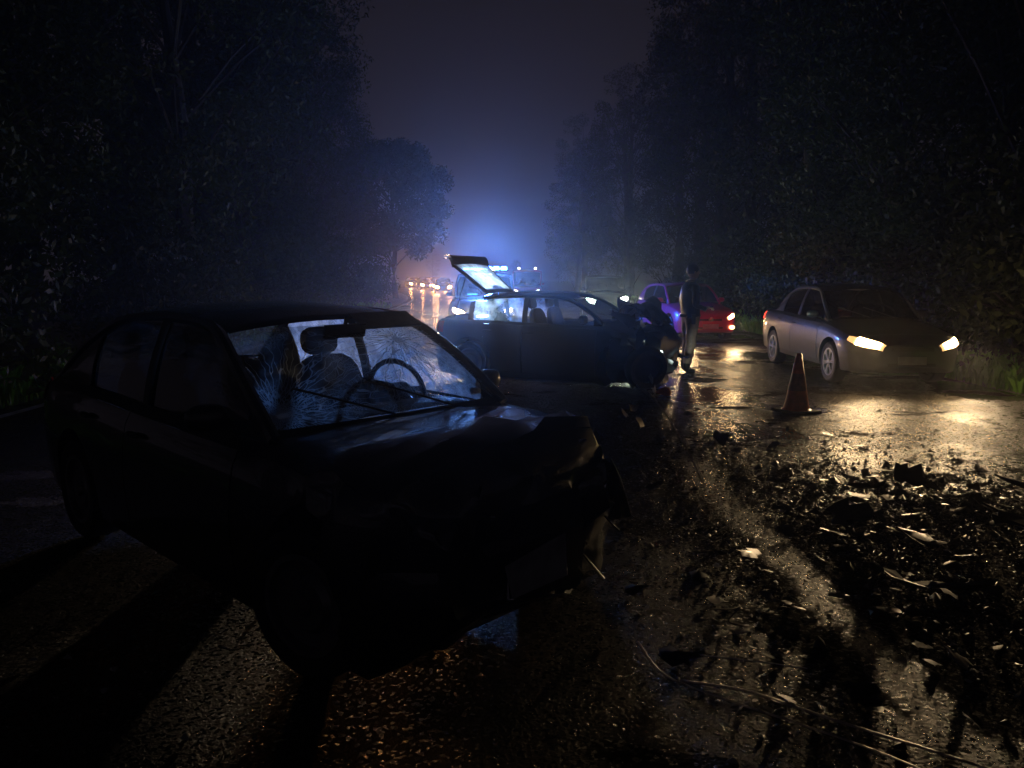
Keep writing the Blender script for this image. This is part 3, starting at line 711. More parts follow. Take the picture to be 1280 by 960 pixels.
# ------------------------------------------------------------------ ground
def bend(y): return 0.0 if y < 35 else -.0030 * (y - 35) ** 2
def hgt(x, y):
    return .012 * noise.noise(Vector((x * .5, y * .35, 0))) + .006 * noise.noise(Vector((x * 1.9, y * 1.4, 3)))
def sheet(name, f0, f1, ys, nx, z, m, h=None):
    mb = MB()
    for_y = ys
    def fn(u, v):
        y = for_y[min(len(for_y) - 1, int(round(u * (len(for_y) - 1))))]; a, b_ = f0(y), f1(y); x = a + (b_ - a) * v
        return Vector((x, y, z + (h(x, y) if h else 0)))
    mb.grid(fn, len(for_y), nx, True); o = mb.build(name, m, None, 80); tag(o, kind='structure'); return o
ys_near = [-8 + .3 * i for i in range(120)] + [28 + 2 * i for i in range(60)]
sheet('ground', lambda y: -150, lambda y: 150, [-60, -20, 0, 60, 200, 300], 6, -.12, M['earth'])
sheet('gravel_verge', lambda y: bend(y) + 6.6, lambda y: bend(y) + 9.4, ys_near, 10, -.035, M['gravel'], lambda x, y: .05 * noise.noise(Vector((x, y, 1))))
o = sheet('gravel_verge', lambda y: bend(y) - 9.0, lambda y: bend(y) - 5.9, ys_near, 10, -.035, M['gravel'], lambda x, y: .05 * noise.noise(Vector((x, y, 1))))
sheet('road', lambda y: bend(y) - 6.2, lambda y: bend(y) + 6.9, ys_near, 44, 0, M['road'], hgt)
for x0 in (-5.9,):
    sheet('edge_line', lambda y: bend(y) + x0, lambda y: bend(y) + x0 + .13, [6 + 1.0 * i for i in range(60)], 3, .014, M['white_mark'], hgt)

# ------------------------------------------------------------------ near wreck
def crumple(amp, x0, squash, seed, droop=0.0, bias=0.0):
    def w(p):
        if p.x <= x0: return p
        t = min(1.0, (p.x - x0) / .9); n_ = noise.noise_vector(Vector((p.x * 3.2, p.y * 2.6, p.z * 3.4 + seed)))
        n2_ = noise.noise_vector(Vector((p.x * 9, p.y * 8, p.z * 9 + seed)))
        side = 1 + bias * p.y
        rg = Vector([abs(noise.noise(Vector((p.x * 4.5 + 7 * k, p.y * 4 + seed, p.z * 4)))) for k in range(3)])
        q = Vector((x0 + (p.x - x0) * (1 - squash * side * (.6 + .4 * t)), p.y, p.z))
        return q + (n_ * amp * 1.4 + n2_ * amp * .7 + (rg - Vector((.2, .2, .2))) * amp * 2.6) * t + Vector((0, 0, -droop * t * max(0.0, min(1.0, (p.z - .35) / .4))))
    return w
near = Car(L=4.35, W=1.70, wb=2.6, front=.85, top=HATCH_TOP(2.175), gh=(.88, .18, -1.05, -1.75), zr=1.405, yr=.68, hatch=True, doors=4, bot=[(-2.175, .35), (-2.1, .2), (-1.8, .17), (-1, .15), (1, .13), (1.9, .10), (2.175, .2)],
           paint=M['black_paint'], glass=M['glass'], rim='steel', warp=crumple(.046, .95, .38, 3, -.12, .10), lamp='clear', lit=False)
near.lamp = 'lamp_warm'
nr_ = near.build('crashed_car', 'crumpled black hatchback in the foreground with a shattered windscreen and smashed nose', 'car', (-1.17, 4.31), -43)
near.windscreen.data.materials[0] = M['cracked']
near.steering()
for ch in nr_.children:
    if ch.name.split('.')[0] in ('front_window', 'rear_window_pane') and sum(v.co.y for v in ch.data.vertices) > 0: ch.data.materials[0] = M['shattered']
    elif ch.name.split('.')[0] in ('front_window', 'rear_window_pane'): ch.data.materials[0] = M['privacy_glass']
b = MB(); b.box((.40, 0, 1.315), (.02, .25, .07), (0, .15, 0)); b.tube([(.40, 0, 1.34), (.42, 0, 1.39)], .012, 6)
b.build('rear_view_mirror', M['trim'], nr_)
b = MB(near.warp); b.box((.36, .30, 1.36), (.16, .40, .014), (0, .45, 0)); b.build('sun_visor', M['dash'], nr_)
# torn front: bumper beam, radiator, hanging lamp shells, bent strips
b = MB(); b.grid(lambda u, v: Vector((1.62 + .05 * math.sin(6 * u), -.62 + 1.2 * u, .50 - .10 * v + .03 * math.sin(9 * u))), 14, 3); b.build('bumper_beam', M['pale_metal'], nr_)
b = MB(); b.box((1.50, 0, .48), (.06, .9, .34), (0, .12, .05))
b.build('radiator', M['black_plastic'], nr_)
for (y, z, rz) in ((.52, .62, .3), (-.50, .60, -.35)):
    b = MB(); b.ball((1.58, y, z), (.09, .17, .075), (0, .2, rz), 14, 9, .8); o = b.build('broken_headlight', M['clear_lens'], nr_)
    b = MB(); b.lathe([(.075, 0), (.06, .02), (.02, -.03)], 14, 'x', (1.66, y, z)); b.build('reflector_bowl', M['chrome'], o)
for i in range(9):
    y = -.65 + .15 * i; b = MB()
    pts = [Vector((1.60 + random.uniform(0, .14), y + random.uniform(-.05, .05) + .02 * k, .62 - .09 * k + random.uniform(-.02, .02))) for k in range(random.randint(3, 6))]
    b.tube(pts, [.008 + .010 * random.random() for _ in pts], 5, .4); b.build('torn_strip', M['chrome'] if i % 3 == 0 else M['black_plastic'], nr_)

# ------------------------------------------------------------------ second wreck, tailgate up
wreck = Car(L=3.9, W=1.66, wb=2.42, front=.78, top=HATCH_TOP(1.95), gh=(.86, .25, -1.12, -1.80), zr=1.33, yr=.70, hatch=True, doors=4, bot=[(-1.95, .3), (-1.8, .10), (-1, .05), (1, .05), (1.8, .08), (1.95, .2)],
            paint=M['black_paint'], glass=M['dark_glass'], rim='steel', warp=crumple(.085, .70, .30, 11, .0, -.1), lamp='lamp_cool', lit=False)
wr = wreck.build('wrecked_hatchback', 'dark wrecked hatchback with its tailgate raised and its bonnet folded up', 'car', (.82, 11.9), -24, tailgate_open=True, wheels=(1, 0, 1, 1))
for ch in wr.children:
    if ch.name.split('.')[0] in ('rear_window_pane', 'front_window'): ch.data.materials[0] = M['fogged2' if ch.name[0] == 'r' else 'glass']
# tailgate: frame and glass, hinged at the back of the roof
hin = Vector((-1.10, 0, 1.34)); ang = R(39); tdir = Vector((-math.cos(ang), 0, math.sin(ang))); tn = Vector((math.sin(ang), 0, math.cos(ang)))
def tg(u, y, off=0.0): return hin + tdir * u + Vector((0, y, 0)) + tn * off
tgo = MB()
W0, W1 = .50, .60
for sd in (1, -1): tgo.add([tg(0, W0 * sd, .02), tg(0, (W0 - .07) * sd, .02), tg(.70, (W1 - .07) * sd, .02), tg(.70, W1 * sd, .02),
                            tg(0, W0 * sd, -.02), tg(0, (W0 - .07) * sd, -.02), tg(.70, (W1 - .07) * sd, -.02), tg(.70, W1 * sd, -.02)],
                           [(0, 1, 2, 3), (7, 6, 5, 4), (0, 3, 7, 4), (1, 5, 6, 2)])
tgo.grid(lambda u, v: tg(.07 * u, (v * 2 - 1) * W0, .022), 2, 9, True); tgo.grid(lambda u, v: tg(.07 * u, (v * 2 - 1) * W0, -.018), 2, 9)
def low(u, v, o_): return tg(.66 + .28 * u, (v * 2 - 1) * (W1 + .03), .02 + o_ + .10 * math.sin(PI * u * .7)) + Vector((0, 0, -.10 * u * u))
tgo.grid(lambda u, v: low(u, v, 0), 8, 9, True); tgo.grid(lambda u, v: low(u, v, -.05), 8, 9)
tailgate = tgo.build('tailgate', M['black_paint'], wr)
b = MB(); b.grid(lambda u, v: tg(.05 + .63 * u, (v * 2 - 1) * (W0 - .05 + (W1 - W0) * u), .02 + .015 * math.sin(PI * v)), 6, 12, True)
b.build('tailgate_glass', M['fogged'], tailgate)
for sd in (1, -1):
    b = MB(); b.tube([tg(.45, (W0 - .02) * sd, -.02), Vector((-1.62, .58 * sd, .98))], .011, 6); b.build('gas_strut', M['trim'], wr)
b = MB(); b.box((-1.42, 0, .955), (.10, .22, .03)); b.build('cargo_lamp', M['lamp_work2'], wr)
d = bpy.data.lights.new('cargo_lamp_glow', 'POINT'); d.energy = 70; d.color = (.55, .76, 1.0); d.shadow_soft_size = .06
o = bpy.data.objects.new('cargo_lamp_glow', d); col.objects.link(o); o.location = (-1.46, 0, 1.03); o.parent = wr
# folded bonnet and fender
b = MB(crumple(.05, .3, 0, 5))
b.grid(lambda u, v: Vector((.90 + .62 * u, .70 - 1.25 * v, .98 + .30 * math.sin(PI * min(1, u * 1.1)) ** .8 * (1 - .3 * v) - .08 * u)), 14, 16); b.build('folded_bonnet', M['black_paint'], wr)
b = MB(crumple(.04, .3, 0, 9))
b.grid(lambda u, v: Vector((.62 + .50 * u, .80 - .12 * v + .1 * u, .92 + .36 * v - .22 * u * v)), 9, 7)
b.build('torn_wing', M['pale_metal'], wr)
b = MB(crumple(.04, .3, 0, 2)); b.ball((1.45, -.1, .62), (.32, .60, .26), (0, .1, .2), 18, 12, .8); b.build('engine_mass', M['black_plastic'], wr)
LT = b = MB(); b.lathe([(.20, -.09), (.27, -.10), (.30, -.05), (.30, .05), (.27, .10), (.20, .09)], 24, 'y', closed=True); LT = b.build('loose_tyre', M['tyre'], wr, loc=(1.52, -.92, .36), rot=(.2, .1, .7)); b = MB(); b.lathe([(0, .03), (.10, .05), (.205, .02), (.205, -.02), (0, -.03)], 20, 'y'); b.build('rim', M['steel_dark'], LT)
b = MB(); b.ball((1.62, -.62, .52), (.06, .12, .07), None, 12, 8); wl_ = b.build('surviving_headlight', M['lamp_wreck'], wr)

# ------------------------------------------------------------------ silver sedan
honda = Car(L=4.45, W=1.72, wb=2.62, front=.86, top=SEDAN_TOP(2.225), gh=(1.02, .28, -.88, -1.52), zr=1.43, yr=.66, paint=M['silver_paint'],
            glass=M['dark_glass'], lamp='lamp_warm', lamp_s=(7.9, 10.9), lamp_x=(.34, .006))
ho = honda.build('grey_sedan', 'silver grey sedan with both headlights lit passing behind the orange cone', 'car', (5.69, 13.04), -90.7)
honda.beams(HONDA_BEAM, (1, .70, .38), down=.085, size=88, aim=-.06, cut=.05)
for sd in (1, -1): spot('tail_light_glow', (-2.33, .60 * sd, .82), (-1, 0, -.08), HONDA_TAIL, (1, .05, .015), 90, .6, .07, ho)
for ch in ho.children:
    if ch.name.startswith('tail_light') and ch.type == 'MESH': ch.data.materials[0] = M['tail_lit']
honda.steering()
# ------------------------------------------------------------------ red hatchback
red = Car(L=3.9, W=1.62, wb=2.42, front=.78, top=HATCH_TOP(1.95), gh=(.86, .25, -1.12, -1.80), zr=1.40, yr=.70, hatch=True, doors=2,
          paint=M['red_paint'], glass=M['dark_glass'], rim='steel', lamp='lamp_warm', lamp_s=(8.0, 10.4), lamp_x=(.24, .02))
ro = red.build('red_hatchback', 'red hatchback with lit headlights facing the camera behind the standing person', 'car', (4.55, 20.6), -82)
red.beams(RED_BEAM, (1, .68, .35), down=.06, aim=-.02)
for sd in (1, -1):
    b = MB(); b.ball((1.93, .56 * sd, .36), (.03, .07, .05), None, 12, 8); b.build('fog_light', M['lamp_fog'], ro)
b = MB(); b.lathe([(.0, .02), (.05, .018), (.06, 0)], 16, 'x', (1.965, 0, .56)); b.build('round_badge', M['chrome'], ro)
# ------------------------------------------------------------------ dark car beyond
dark = Car(L=4.3, W=1.74, wb=2.6, front=.85, top=SUV_TOP(2.15), gh=(1.0, .4, -1.2, -1.95), zr=1.60, yr=.74, hatch=True, paint=M['dark_paint'],
           glass=M['dark_glass'], lamp='lamp_cool', lamp_s=(7.3, 10.6), lamp_x=(.22, .01), r=.34)
do = dark.build('dark_suv', 'dark car with greenish white headlights behind the raised wreckage, left of the red hatchback', 'car', (3.55, 30.0), -93, detail=1)
dark.beams(DARK_BEAM, (.88, 1, .75), down=.05, aim=0.0)
# ------------------------------------------------------------------ police car
pol = Car(L=4.5, W=1.80, wb=2.7, front=.88, top=SUV_TOP(2.25), gh=(1.05, .45, -1.3, -2.05), zr=1.66, yr=.74, hatch=True, paint=M['police_paint'],
          glass=M['dark_glass'], lamp='lamp_police', lamp_s=(7.6, 9.9), lamp_x=(.16, .01), r=.35)
po = pol.build('police_suv', 'police patrol car with blazing blue roof lights behind the wrecked hatchback', 'car', (-.72, 20.9), -90, detail=1)
pol.beams(POLICE_BEAM, (1, .76, .50), down=.02, size=40, cut=.045)
b = MB(); b.box((.15, 0, 1.745), (.26, 1.24, .03)); bar = b.build('light_bar', M['trim'], po)
for k in range(6):
    b = MB(); b.ball((.15, -.50 + .2 * k, 1.80), (.12, .085, .055), None, 12, 8, .7); b.build('blue_lamp', M['beacon'], bar)
for sd in (1, -1):
    b = MB(); b.box((.98, .30 * sd, 1.135), (.05, .26, .035)); b.build('dash_strobe', M['strobe'], po)
spot('beacon_beam', (.42, 0, 1.80), (1, 0, -.05), BEACON, (.03, .15, 1.0), 48, .9, .18, po)
spot('rotating_beam', (.15, .7, 1.80), (.12, 1, -.12), 5200, (.02, .12, 1.0), 74, .8, .15, po, cut=.07)  # extra blue spot added to strengthen the blue on the red hatchback's side
spot('beacon_spill', (.45, 0, 1.85), (1, .3, -.1), 240, (.06, .22, 1.0), 160, .5, .18, po)
for y_ in (-.2, .2):
    b = MB(); b.ball((.27, y_, 1.775), (.03, .07, .03), None, 10, 6); b.build('white_work_lamp', M['lamp_work'], bar)
spot('work_lamp_beam', (.45, 0, 1.79), (1, 0, -.03), TAKEDOWN, (.22, .46, 1.0), 22, .8, .22, po)
d = bpy.data.lights.new('beacon_glow', 'POINT'); d.energy = BEACON * .04; d.color = (.06, .22, 1.0); d.shadow_soft_size = .25
o = bpy.data.objects.new('beacon_glow', d); col.objects.link(o); o.location = (.15, 0, 2.05); o.parent = po
# ------------------------------------------------------------------ rescue van
van = Car(L=5.0, W=1.95, wb=3.1, front=.9, top=SUV_TOP(2.5), gh=(1.45, .95, -1.9, -2.3), zr=1.95, yr=.86, hatch=True, paint=M['red_paint'],
          glass=M['dark_glass'], lamp='lamp_cool', lamp_s=(8.4, 9.6), lamp_x=(.12, .02), r=.36, lit=True)
vo = van.build('rescue_van', 'dim red rescue van with two small white roof markers far behind the police car', 'van', (.95, 48.0), -92, detail=0)
for ch in vo.children:
    if ch.name.startswith('headlight'): ch.data.materials[0] = M['lamp_marker']
for sd in (1, -1):
    b = MB(); b.ball((.85, .50 * sd, 2.06), (.05, .07, .06)); b.build('roof_marker_lamp', M['lamp_marker'], vo)
# ------------------------------------------------------------------ far queue of cars
far = Car(L=4.2, W=1.7, wb=2.5, front=.82, top=HATCH_TOP(2.1), gh=(.9, .3, -1.1, -1.8), zr=1.45, yr=.7, hatch=True, paint=M['dark_paint'],
          glass=M['dark_glass'], rim='steel', lamp='lamp_far', lamp_s=(6.6, 11.0), lamp_x=(.26, .01))
fo = far.build('queued_car', '', 'car', (-6.6, 74), -84, detail=0)
far.beams(45, (1, .6, .28), size=70, down=.03)
Q = [((-6.6, 74), 'nearest queued car at the bend, rightmost pair of orange headlights'),
     ((-8.0, 84), 'second queued car at the bend, just left of the rightmost headlights'),
     ((-10.3, 92), 'third queued car at the bend, with headlights in the middle of the row'),
     ((-13.6, 106), 'farthest queued car at the bend, leftmost small headlights of the row'),
     ((-9.3, 98), 'fourth queued car at the bend, squeezed behind the middle headlights')]
for i, (q, lb) in enumerate(Q):
    o = fo if i == 0 else copy_tree(fo)
    o.location = (q[0], q[1], 0); o.rotation_euler = (0, 0, R((-84, -80, -76, -72, -78)[i])); o['label'] = lb; o['group'] = 'cars queued with headlights at the far bend'; o['category'] = 'car'

for i, (x, y, z, a, b_, c_) in enumerate(((1.50, -.52, .84, .10, .05, .03), (1.52, -.30, .86, .04, .03, .07), (1.56, .08, .82, .05, .02, .04), (1.58, .16, .80, .02, .02, .05), (1.55, .48, .80, .09, .04, .025), (1.60, .36, .74, .03, .06, .02), (1.62, -.12, .66, .03, .09, .02))):
    b = MB(crumple(.03, -9, 0, 30 + i)); b.ball((x, y, z), (a, b_, c_), (0, .3, i * .9), 12, 8)
    b.build('lamp_fragment', M['chrome'] if i % 2 == 0 else M['pale_metal'], nr_)
# torn sheet metal on both noses
def torn(parent, n_, box_, sizes, seed, mats_):
    q_ = random.Random(seed)
    for i in range(n_):
        (x0, x1), (y0, y1), (z0, z1) = box_; sz = q_.uniform(*sizes)
        me = shard_mesh(200 + seed + i, .012).mesh('torn_panel', M[q_.choice(mats_)], 20)
        o = bpy.data.objects.new('torn_panel', me); col.objects.link(o); o.parent = parent
        o.location = (q_.uniform(x0, x1), q_.uniform(y0, y1), q_.uniform(z0, z1)); o.scale = (sz, sz, sz)
        o.rotation_euler = (q_.uniform(-.8, .8), q_.uniform(.2, 2.6), q_.uniform(-1.2, 1.2))
torn(wr, 26, ((1.0, 1.62), (-.95, .7), (.30, 1.12)), (.22, .55), 3, ['black_plastic', 'black_plastic', 'shard_dark', 'steel_dark'])
torn(wr, 7, ((1.35, 1.75), (-1.1, -.5), (.06, .35)), (.14, .28), 31, ['pale_metal', 'shard_dark'])
torn(nr_, 22, ((1.38, 1.62), (-.75, .75), (.28, .80)), (.16, .38), 60, ['black_plastic', 'shard_dark', 'black_plastic', 'chrome'])
# broken lamp of the second wreck still throws light across the road
spot('surviving_headlight_beam', (1.78, -.60, .46), (.30, .92, -.04), WRECK_LAMP, (.80, 1, .92), 62, .7, .05, wr)

# ------------------------------------------------------------------ traffic cone
b = MB(); b.cur = 0
b.lathe([(.175, .03), (.150, .05), (.136, .10), (.034, .68), (.028, .70), (0, .70)], 28)
cone = b.build('traffic_cone', M['cone']); cone.location = (3.38, 9.0, 0)
b = MB(); b.box((0, 0, .017), (.40, .40, .034), (0, 0, .35)); b.build('cone_base', M['trim'], cone)
b = MB(); b.lathe([(.1085, .265), (.0735, .465)], 28); b.build('reflective_band', M['cone_white'], cone)
tag(cone, 'orange road cone with a worn band standing on wet asphalt before the grey sedan', 'cone')

# ------------------------------------------------------------------ person
def skin_mesh(joints, edges, levels=2):
    me = bpy.data.meshes.new('sk'); me.from_pydata([j[0] for j in joints], edges, [])
    o = bpy.data.objects.new('sk', me); col.objects.link(o)
    md = o.modifiers.new('s', 'SKIN'); md.use_smooth_shade = True
    for i, j in enumerate(joints):
        r_ = j[1] if isinstance(j[1], tuple) else (j[1], j[1]); me.skin_vertices[0].data[i].radius = r_
        me.skin_vertices[0].data[i].use_root = (i == 0)
    o.modifiers.new('u', 'SUBSURF').levels = levels
    ev = bpy.data.meshes.new_from_object(o.evaluated_get(bpy.context.evaluated_depsgraph_get()))
    bpy.data.objects.remove(o); return ev
J = [((0, 0, .98), (.15, .115)), ((.0, 0, 1.14), (.165, .14)), ((-.01, 0, 1.32), (.19, .15)), ((-.005, 0, 1.44), (.14, .10)), ((.015, 0, 1.52), (.058, .058)), ((.03, 0, 1.58), (.062, .062)),
     # left leg (y+) and right leg
     ((0, .095, .90), (.125, .115)), ((.03, .11, .52), (.092, .09)), ((-.02, .12, .14), (.074, .07)), ((-.03, .12, .045), (.05, .045)), ((.14, .14, .035), (.045, .035)),
     ((0, -.095, .90), (.125, .115)), ((-.02, -.11, .52), (.092, .09)), ((-.09, -.12, .14), (.074, .07)), ((-.10, -.12, .045), (.05, .045)), ((.07, -.14, .035), (.045, .035)),
     # arms
     ((-.01, .20, 1.42), (.066, .062)), ((-.06, .25, 1.14), (.05, .05)), ((.16, .20, 1.04), (.038, .038)), ((.21, .175, 1.045), (.03, .028)),
     ((-.01, -.20, 1.42), (.066, .062)), ((-.05, -.26, 1.14), (.05, .05)), ((.17, -.19, 1.07), (.038, .038)), ((.22, -.16, 1.08), (.03, .028))]
E_ = [(0, 1), (1, 2), (2, 3), (3, 4), (4, 5), (0, 6), (6, 7), (7, 8), (8, 9), (9, 10), (0, 11), (11, 12), (12, 13), (13, 14), (14, 15), (3, 16), (16, 17), (17, 18), (18, 19), (3, 20), (20, 21), (21, 22), (22, 23)]
body = skin_mesh(J, E_)
for mm in (M['jacket'], M['trousers'], M['boot'], M['skin']): body.materials.append(mm)
for f in body.polygons:
    c = f.center
    f.material_index = 2 if c.z < .17 else (3 if (c.z > 1.50 and abs(c.y) < .12) or (c.x > .185 and 1.0 < c.z < 1.13) else (1 if c.z < .93 else 0))
for v in body.vertices:   # cloth folds
    if .2 < v.co.z < 1.45: v.co += noise.noise_vector(v.co * 9) * .012 + noise.noise_vector(v.co * 22) * .004
smooth(body, 60)
person = bpy.data.objects.new('person', body); col.objects.link(person); person.location = (2.95, 12.75, .0); person.rotation_euler = (0, 0, R(12))
tag(person, 'person in a dark jacket and khaki trousers standing sideways on the road by the wreck', 'person')
b = MB()
b.ball((.035, 0, 1.665), (.098, .076, .118), None, 20, 14); b.ball((.055, 0, 1.60), (.07, .058, .055), None, 14, 10)
b.ball((.135, 0, 1.655), (.020, .014, .022), None, 8, 6)                                # nose
for sd in (1, -1): b.ball((.025, .078 * sd, 1.655), (.018, .010, .03), None, 8, 6)       # ears
b.ball((.120, 0, 1.612), (.012, .026, .008), None, 8, 6)
head = b.build('head', M['skin'], person, 80)
b = MB(); b.ball((.020, 0, 1.70), (.106, .086, .105), (0, -.25, 0), 18, 12); b.build('hair', M['hair'], head, 80)
b = MB()
for sd in (1, -1): b.ball((.118, .03 * sd, 1.672), (.008, .011, .007), None, 8, 6)
b.build('eye', M['trim'], head)
b = MB(); b.tube([(.165 * math.cos(t) * .98, .135 * math.sin(t), .955) for t in [2 * PI * k / 24 for k in range(25)]], .02, 6, 1.3); b.build('belt', M['boot'], person)
b = MB(); b.box((-.03, -.175, .90), (.07, .05, .16)); b.build('holster', M['boot'], person)
b = MB(); b.lathe([(.068, 1.47), (.075, 1.53), (.064, 1.53)], 18); b.build('collar', M['jacket'], person)
for sd, bx_, by_, bz_ in ((1, .215, .172, 1.045), (-1, .225, -.158, 1.08)):
    jj = [((bx_, by_, bz_), .026), ((bx_ + .045, by_ - .015 * sd, bz_ + .002), (.036, .022))]; ee = [(0, 1)]
    for k, (dy, ln) in enumerate(((-.028, .062), (-.010, .072), (.009, .068), (.027, .054))):
        i = len(jj); x0, y0, z0 = bx_ + .075, by_ - .018 * sd + dy, bz_ + .003
        jj += [((x0, y0, z0), .0095), ((x0 + ln * .5, y0 - .008 * sd, z0 - .006), .0088), ((x0 + ln * .72, y0 - .012 * sd, z0 - .030), .0075), ((x0 + ln * .62, y0 - .014 * sd, z0 - .048), .006)]
        ee += [(1, i), (i, i + 1), (i + 1, i + 2), (i + 2, i + 3)]
    i = len(jj); jj += [((bx_ + .03, by_ - .045 * sd, bz_ + .012), .011), ((bx_ + .065, by_ - .058 * sd, bz_ + .012), .0095), ((bx_ + .09, by_ - .052 * sd, bz_ + .006), .008)]
    ee += [(0, i), (i, i + 1), (i + 1, i + 2)]
    hm = skin_mesh(jj, ee, 1); hm.materials.append(M['skin']); smooth(hm, 60)
    o = bpy.data.objects.new('hand', hm); col.objects.link(o); o.parent = person
b = MB(); b.box((0, 0, 0), (.13, .07, .014)); o = b.build('phone', M['trim']); o.location = (3.27, 12.81, 1.083); o.rotation_euler = (0, -.25, .2)
tag(o, 'small dark handheld device held out by the standing person', 'phone')

# ------------------------------------------------------------------ trees
def leaf_cloud(seed, clusters, leaf=.11, per=70, spread=.55):
    """clusters: list of (centre, radius) -> many small leaf faces"""
    r_ = np.random.default_rng(seed); V = []; 
    for c, cr in clusters:
        n_ = int(per * (cr / .7) ** 2)
        d_ = r_.normal(size=(n_, 3)); d_ /= np.linalg.norm(d_, axis=1)[:, None]
        p_ = np.array(c) + d_ * (cr * r_.uniform(.35, 1.0, n_) ** .6)[:, None] * np.array([1, 1, .75])
        a_ = r_.normal(size=(n_, 3)); a_ /= np.linalg.norm(a_, axis=1)[:, None]
        b_ = np.cross(a_, r_.normal(size=(n_, 3))); b_ /= np.linalg.norm(b_, axis=1)[:, None]
        s_ = leaf * r_.uniform(.6, 1.3, n_)[:, None]
        q = np.stack([p_ - a_ * s_, p_ + b_ * s_ * .42, p_ + a_ * s_, p_ - b_ * s_ * .42], 1)
        V.append(q)
    V = np.concatenate(V).reshape(-1, 3); k = len(V) // 4
    me = bpy.data.meshes.new('crown'); me.vertices.add(len(V)); me.vertices.foreach_set('co', V.ravel().astype(np.float32))
    me.loops.add(4 * k); me.loops.foreach_set('vertex_index', np.arange(4 * k)); me.polygons.add(k)
    me.polygons.foreach_set('loop_start', np.arange(0, 4 * k, 4)); me.update(); me.validate(); return me
def tree_proto(seed, H, cr, base, leaf=.12, n=70, m='leaf'):
    r_ = random.Random(seed); t = MB()
    lean = (r_.uniform(-.5, .5), r_.uniform(-.5, .5))
    tr = [Vector((lean[0] * (k / 8) ** 2 + .1 * math.sin(k * 1.3 + seed), lean[1] * (k / 8) ** 2, H * .85 * k / 8)) for k in range(9)]
    t.tube(tr, [.022 * H * (1 - .095 * k) for k in range(9)], 9)
    cl = []
    for i in range(n):
        zf = r_.random() ** .8; z = base + (H - base) * zf
        rad = cr * (math.sin(PI * (.12 + .80 * zf)) ** .6) * (.35 + .65 * r_.random() ** .5); a = r_.uniform(0, 2 * PI)
        c = Vector((lean[0] * zf + rad * math.cos(a), lean[1] * zf + rad * math.sin(a), z + .4 * r_.uniform(-1, 1)))
        cl.append((c, r_.uniform(.45, 1.0) * (1.15 - .3 * zf)))
        if i % 4 == 0:
            k = min(8, max(1, int((z - .6) / (H * .85) * 8))); s0 = tr[max(0, k - 1)]; md_ = s0.lerp(c, .5) + Vector((0, 0, .15))
            t.tube([s0, md_, c], [.05, .035, .012], 5)
    cm = leaf_cloud(seed, cl, leaf, 125); cm.materials.append(M[m])
    tm = t.mesh('trunk', M['bark']); return tm, cm
PROTO = [tree_proto(1, 15, 3.6, 2.0, .085, 130), tree_proto(2, 18, 4.0, 3.0, .09, 140, 'leaf_b'), tree_proto(3, 12, 3.2, 1.2, .08, 120),
         tree_proto(4, 8, 2.4, .4, .07, 110), tree_proto(5, 16, 3.0, 1.5, .085, 130, 'leaf_b'), tree_proto(6, 10.5, 4.2, 3.6, .14, 260, 'leaf_b')]
BUSH = [tree_proto(11, 3.2, 1.5, .1, .075, 60), tree_proto(12, 2.2, 1.3, .0, .07, 50, 'leaf_b')]
def tree(x, y, k, s, label, group=None, protos=PROTO, name='roadside_tree', cat='tree', rz=None):
    tm, cm = protos[k]; o = empty(name, (x, y, -.1), random.uniform(0, 6.28) if rz is None else rz); o.scale = (s, s, s * random.uniform(.94, 1.08)); tag(o, label, cat, group)
    a = bpy.data.objects.new('trunk', tm); col.objects.link(a); a.parent = o
    c = bpy.data.objects.new('crown', cm); col.objects.link(c); c.parent = o
    return o
tree(-7.9, 19.0, 2, 1.0, 'leafy tree lit yellow green at the left verge above the near wreck roof', rz=1.0)
tree(-10.4, 14.0, 0, 1.0, 'tall dark tree rising left of the lit leafy tree on the left')
tree(-8.6, 25.0, 3, 1.0, 'low tree washed in blue light on the left verge')
tree(-10.6, 27.0, 1, 1.05, 'tallest tree of the left row, dark against the night sky', rz=2.0)
tree(-9.0, 33.0, 0, .95, 'tree with a ragged edge leaning over the left road edge before the bend')
tree(-8.6, 57.0, 5, 1.0, 'rounded tree overhanging the queue of headlights at the bend')
tree(9.6, 14.5, 4, .95, 'tall narrow tree right behind the grey sedan')
tree(8.9, 18.5, 3, 1.0, 'low leafy tree between the red hatchback and the grey sedan')
tree(11.2, 11.0, 2, 1.0, 'broad tree at the right edge behind the sedan headlights')
GL, GR = 'dark trees massed behind the left verge', 'dark trees massed behind the right verge'
for (x, y, k, s) in ((-11.5, 9.5, 1, 1.0), (-13, 14, 1, 1.1), (-12.5, 20, 4, 1.1), (-13.5, 28, 1, 1.15), (-12.5, 38, 4, 1.05), (-11.5, 41, 0, 1.0), (-17, 34, 1, 1.3),
                     (-14, 52, 1, 1.0), (-18, 62, 0, 1.1), (-17, 72, 1, 1.1), (-20, 84, 1, 1.1), (-22, 96, 0, 1.2), (-16, 45, 1, 1.1), (-25, 110, 1, 1.1), (-17.5, 24, 1, 1.2), (-9.2, 28.5, 3, 1.1), (-10, 3.5, 0, 1.0)):
    tree(x, y, k, s, 'dark tree in the unlit mass of forest left of the road', GL)
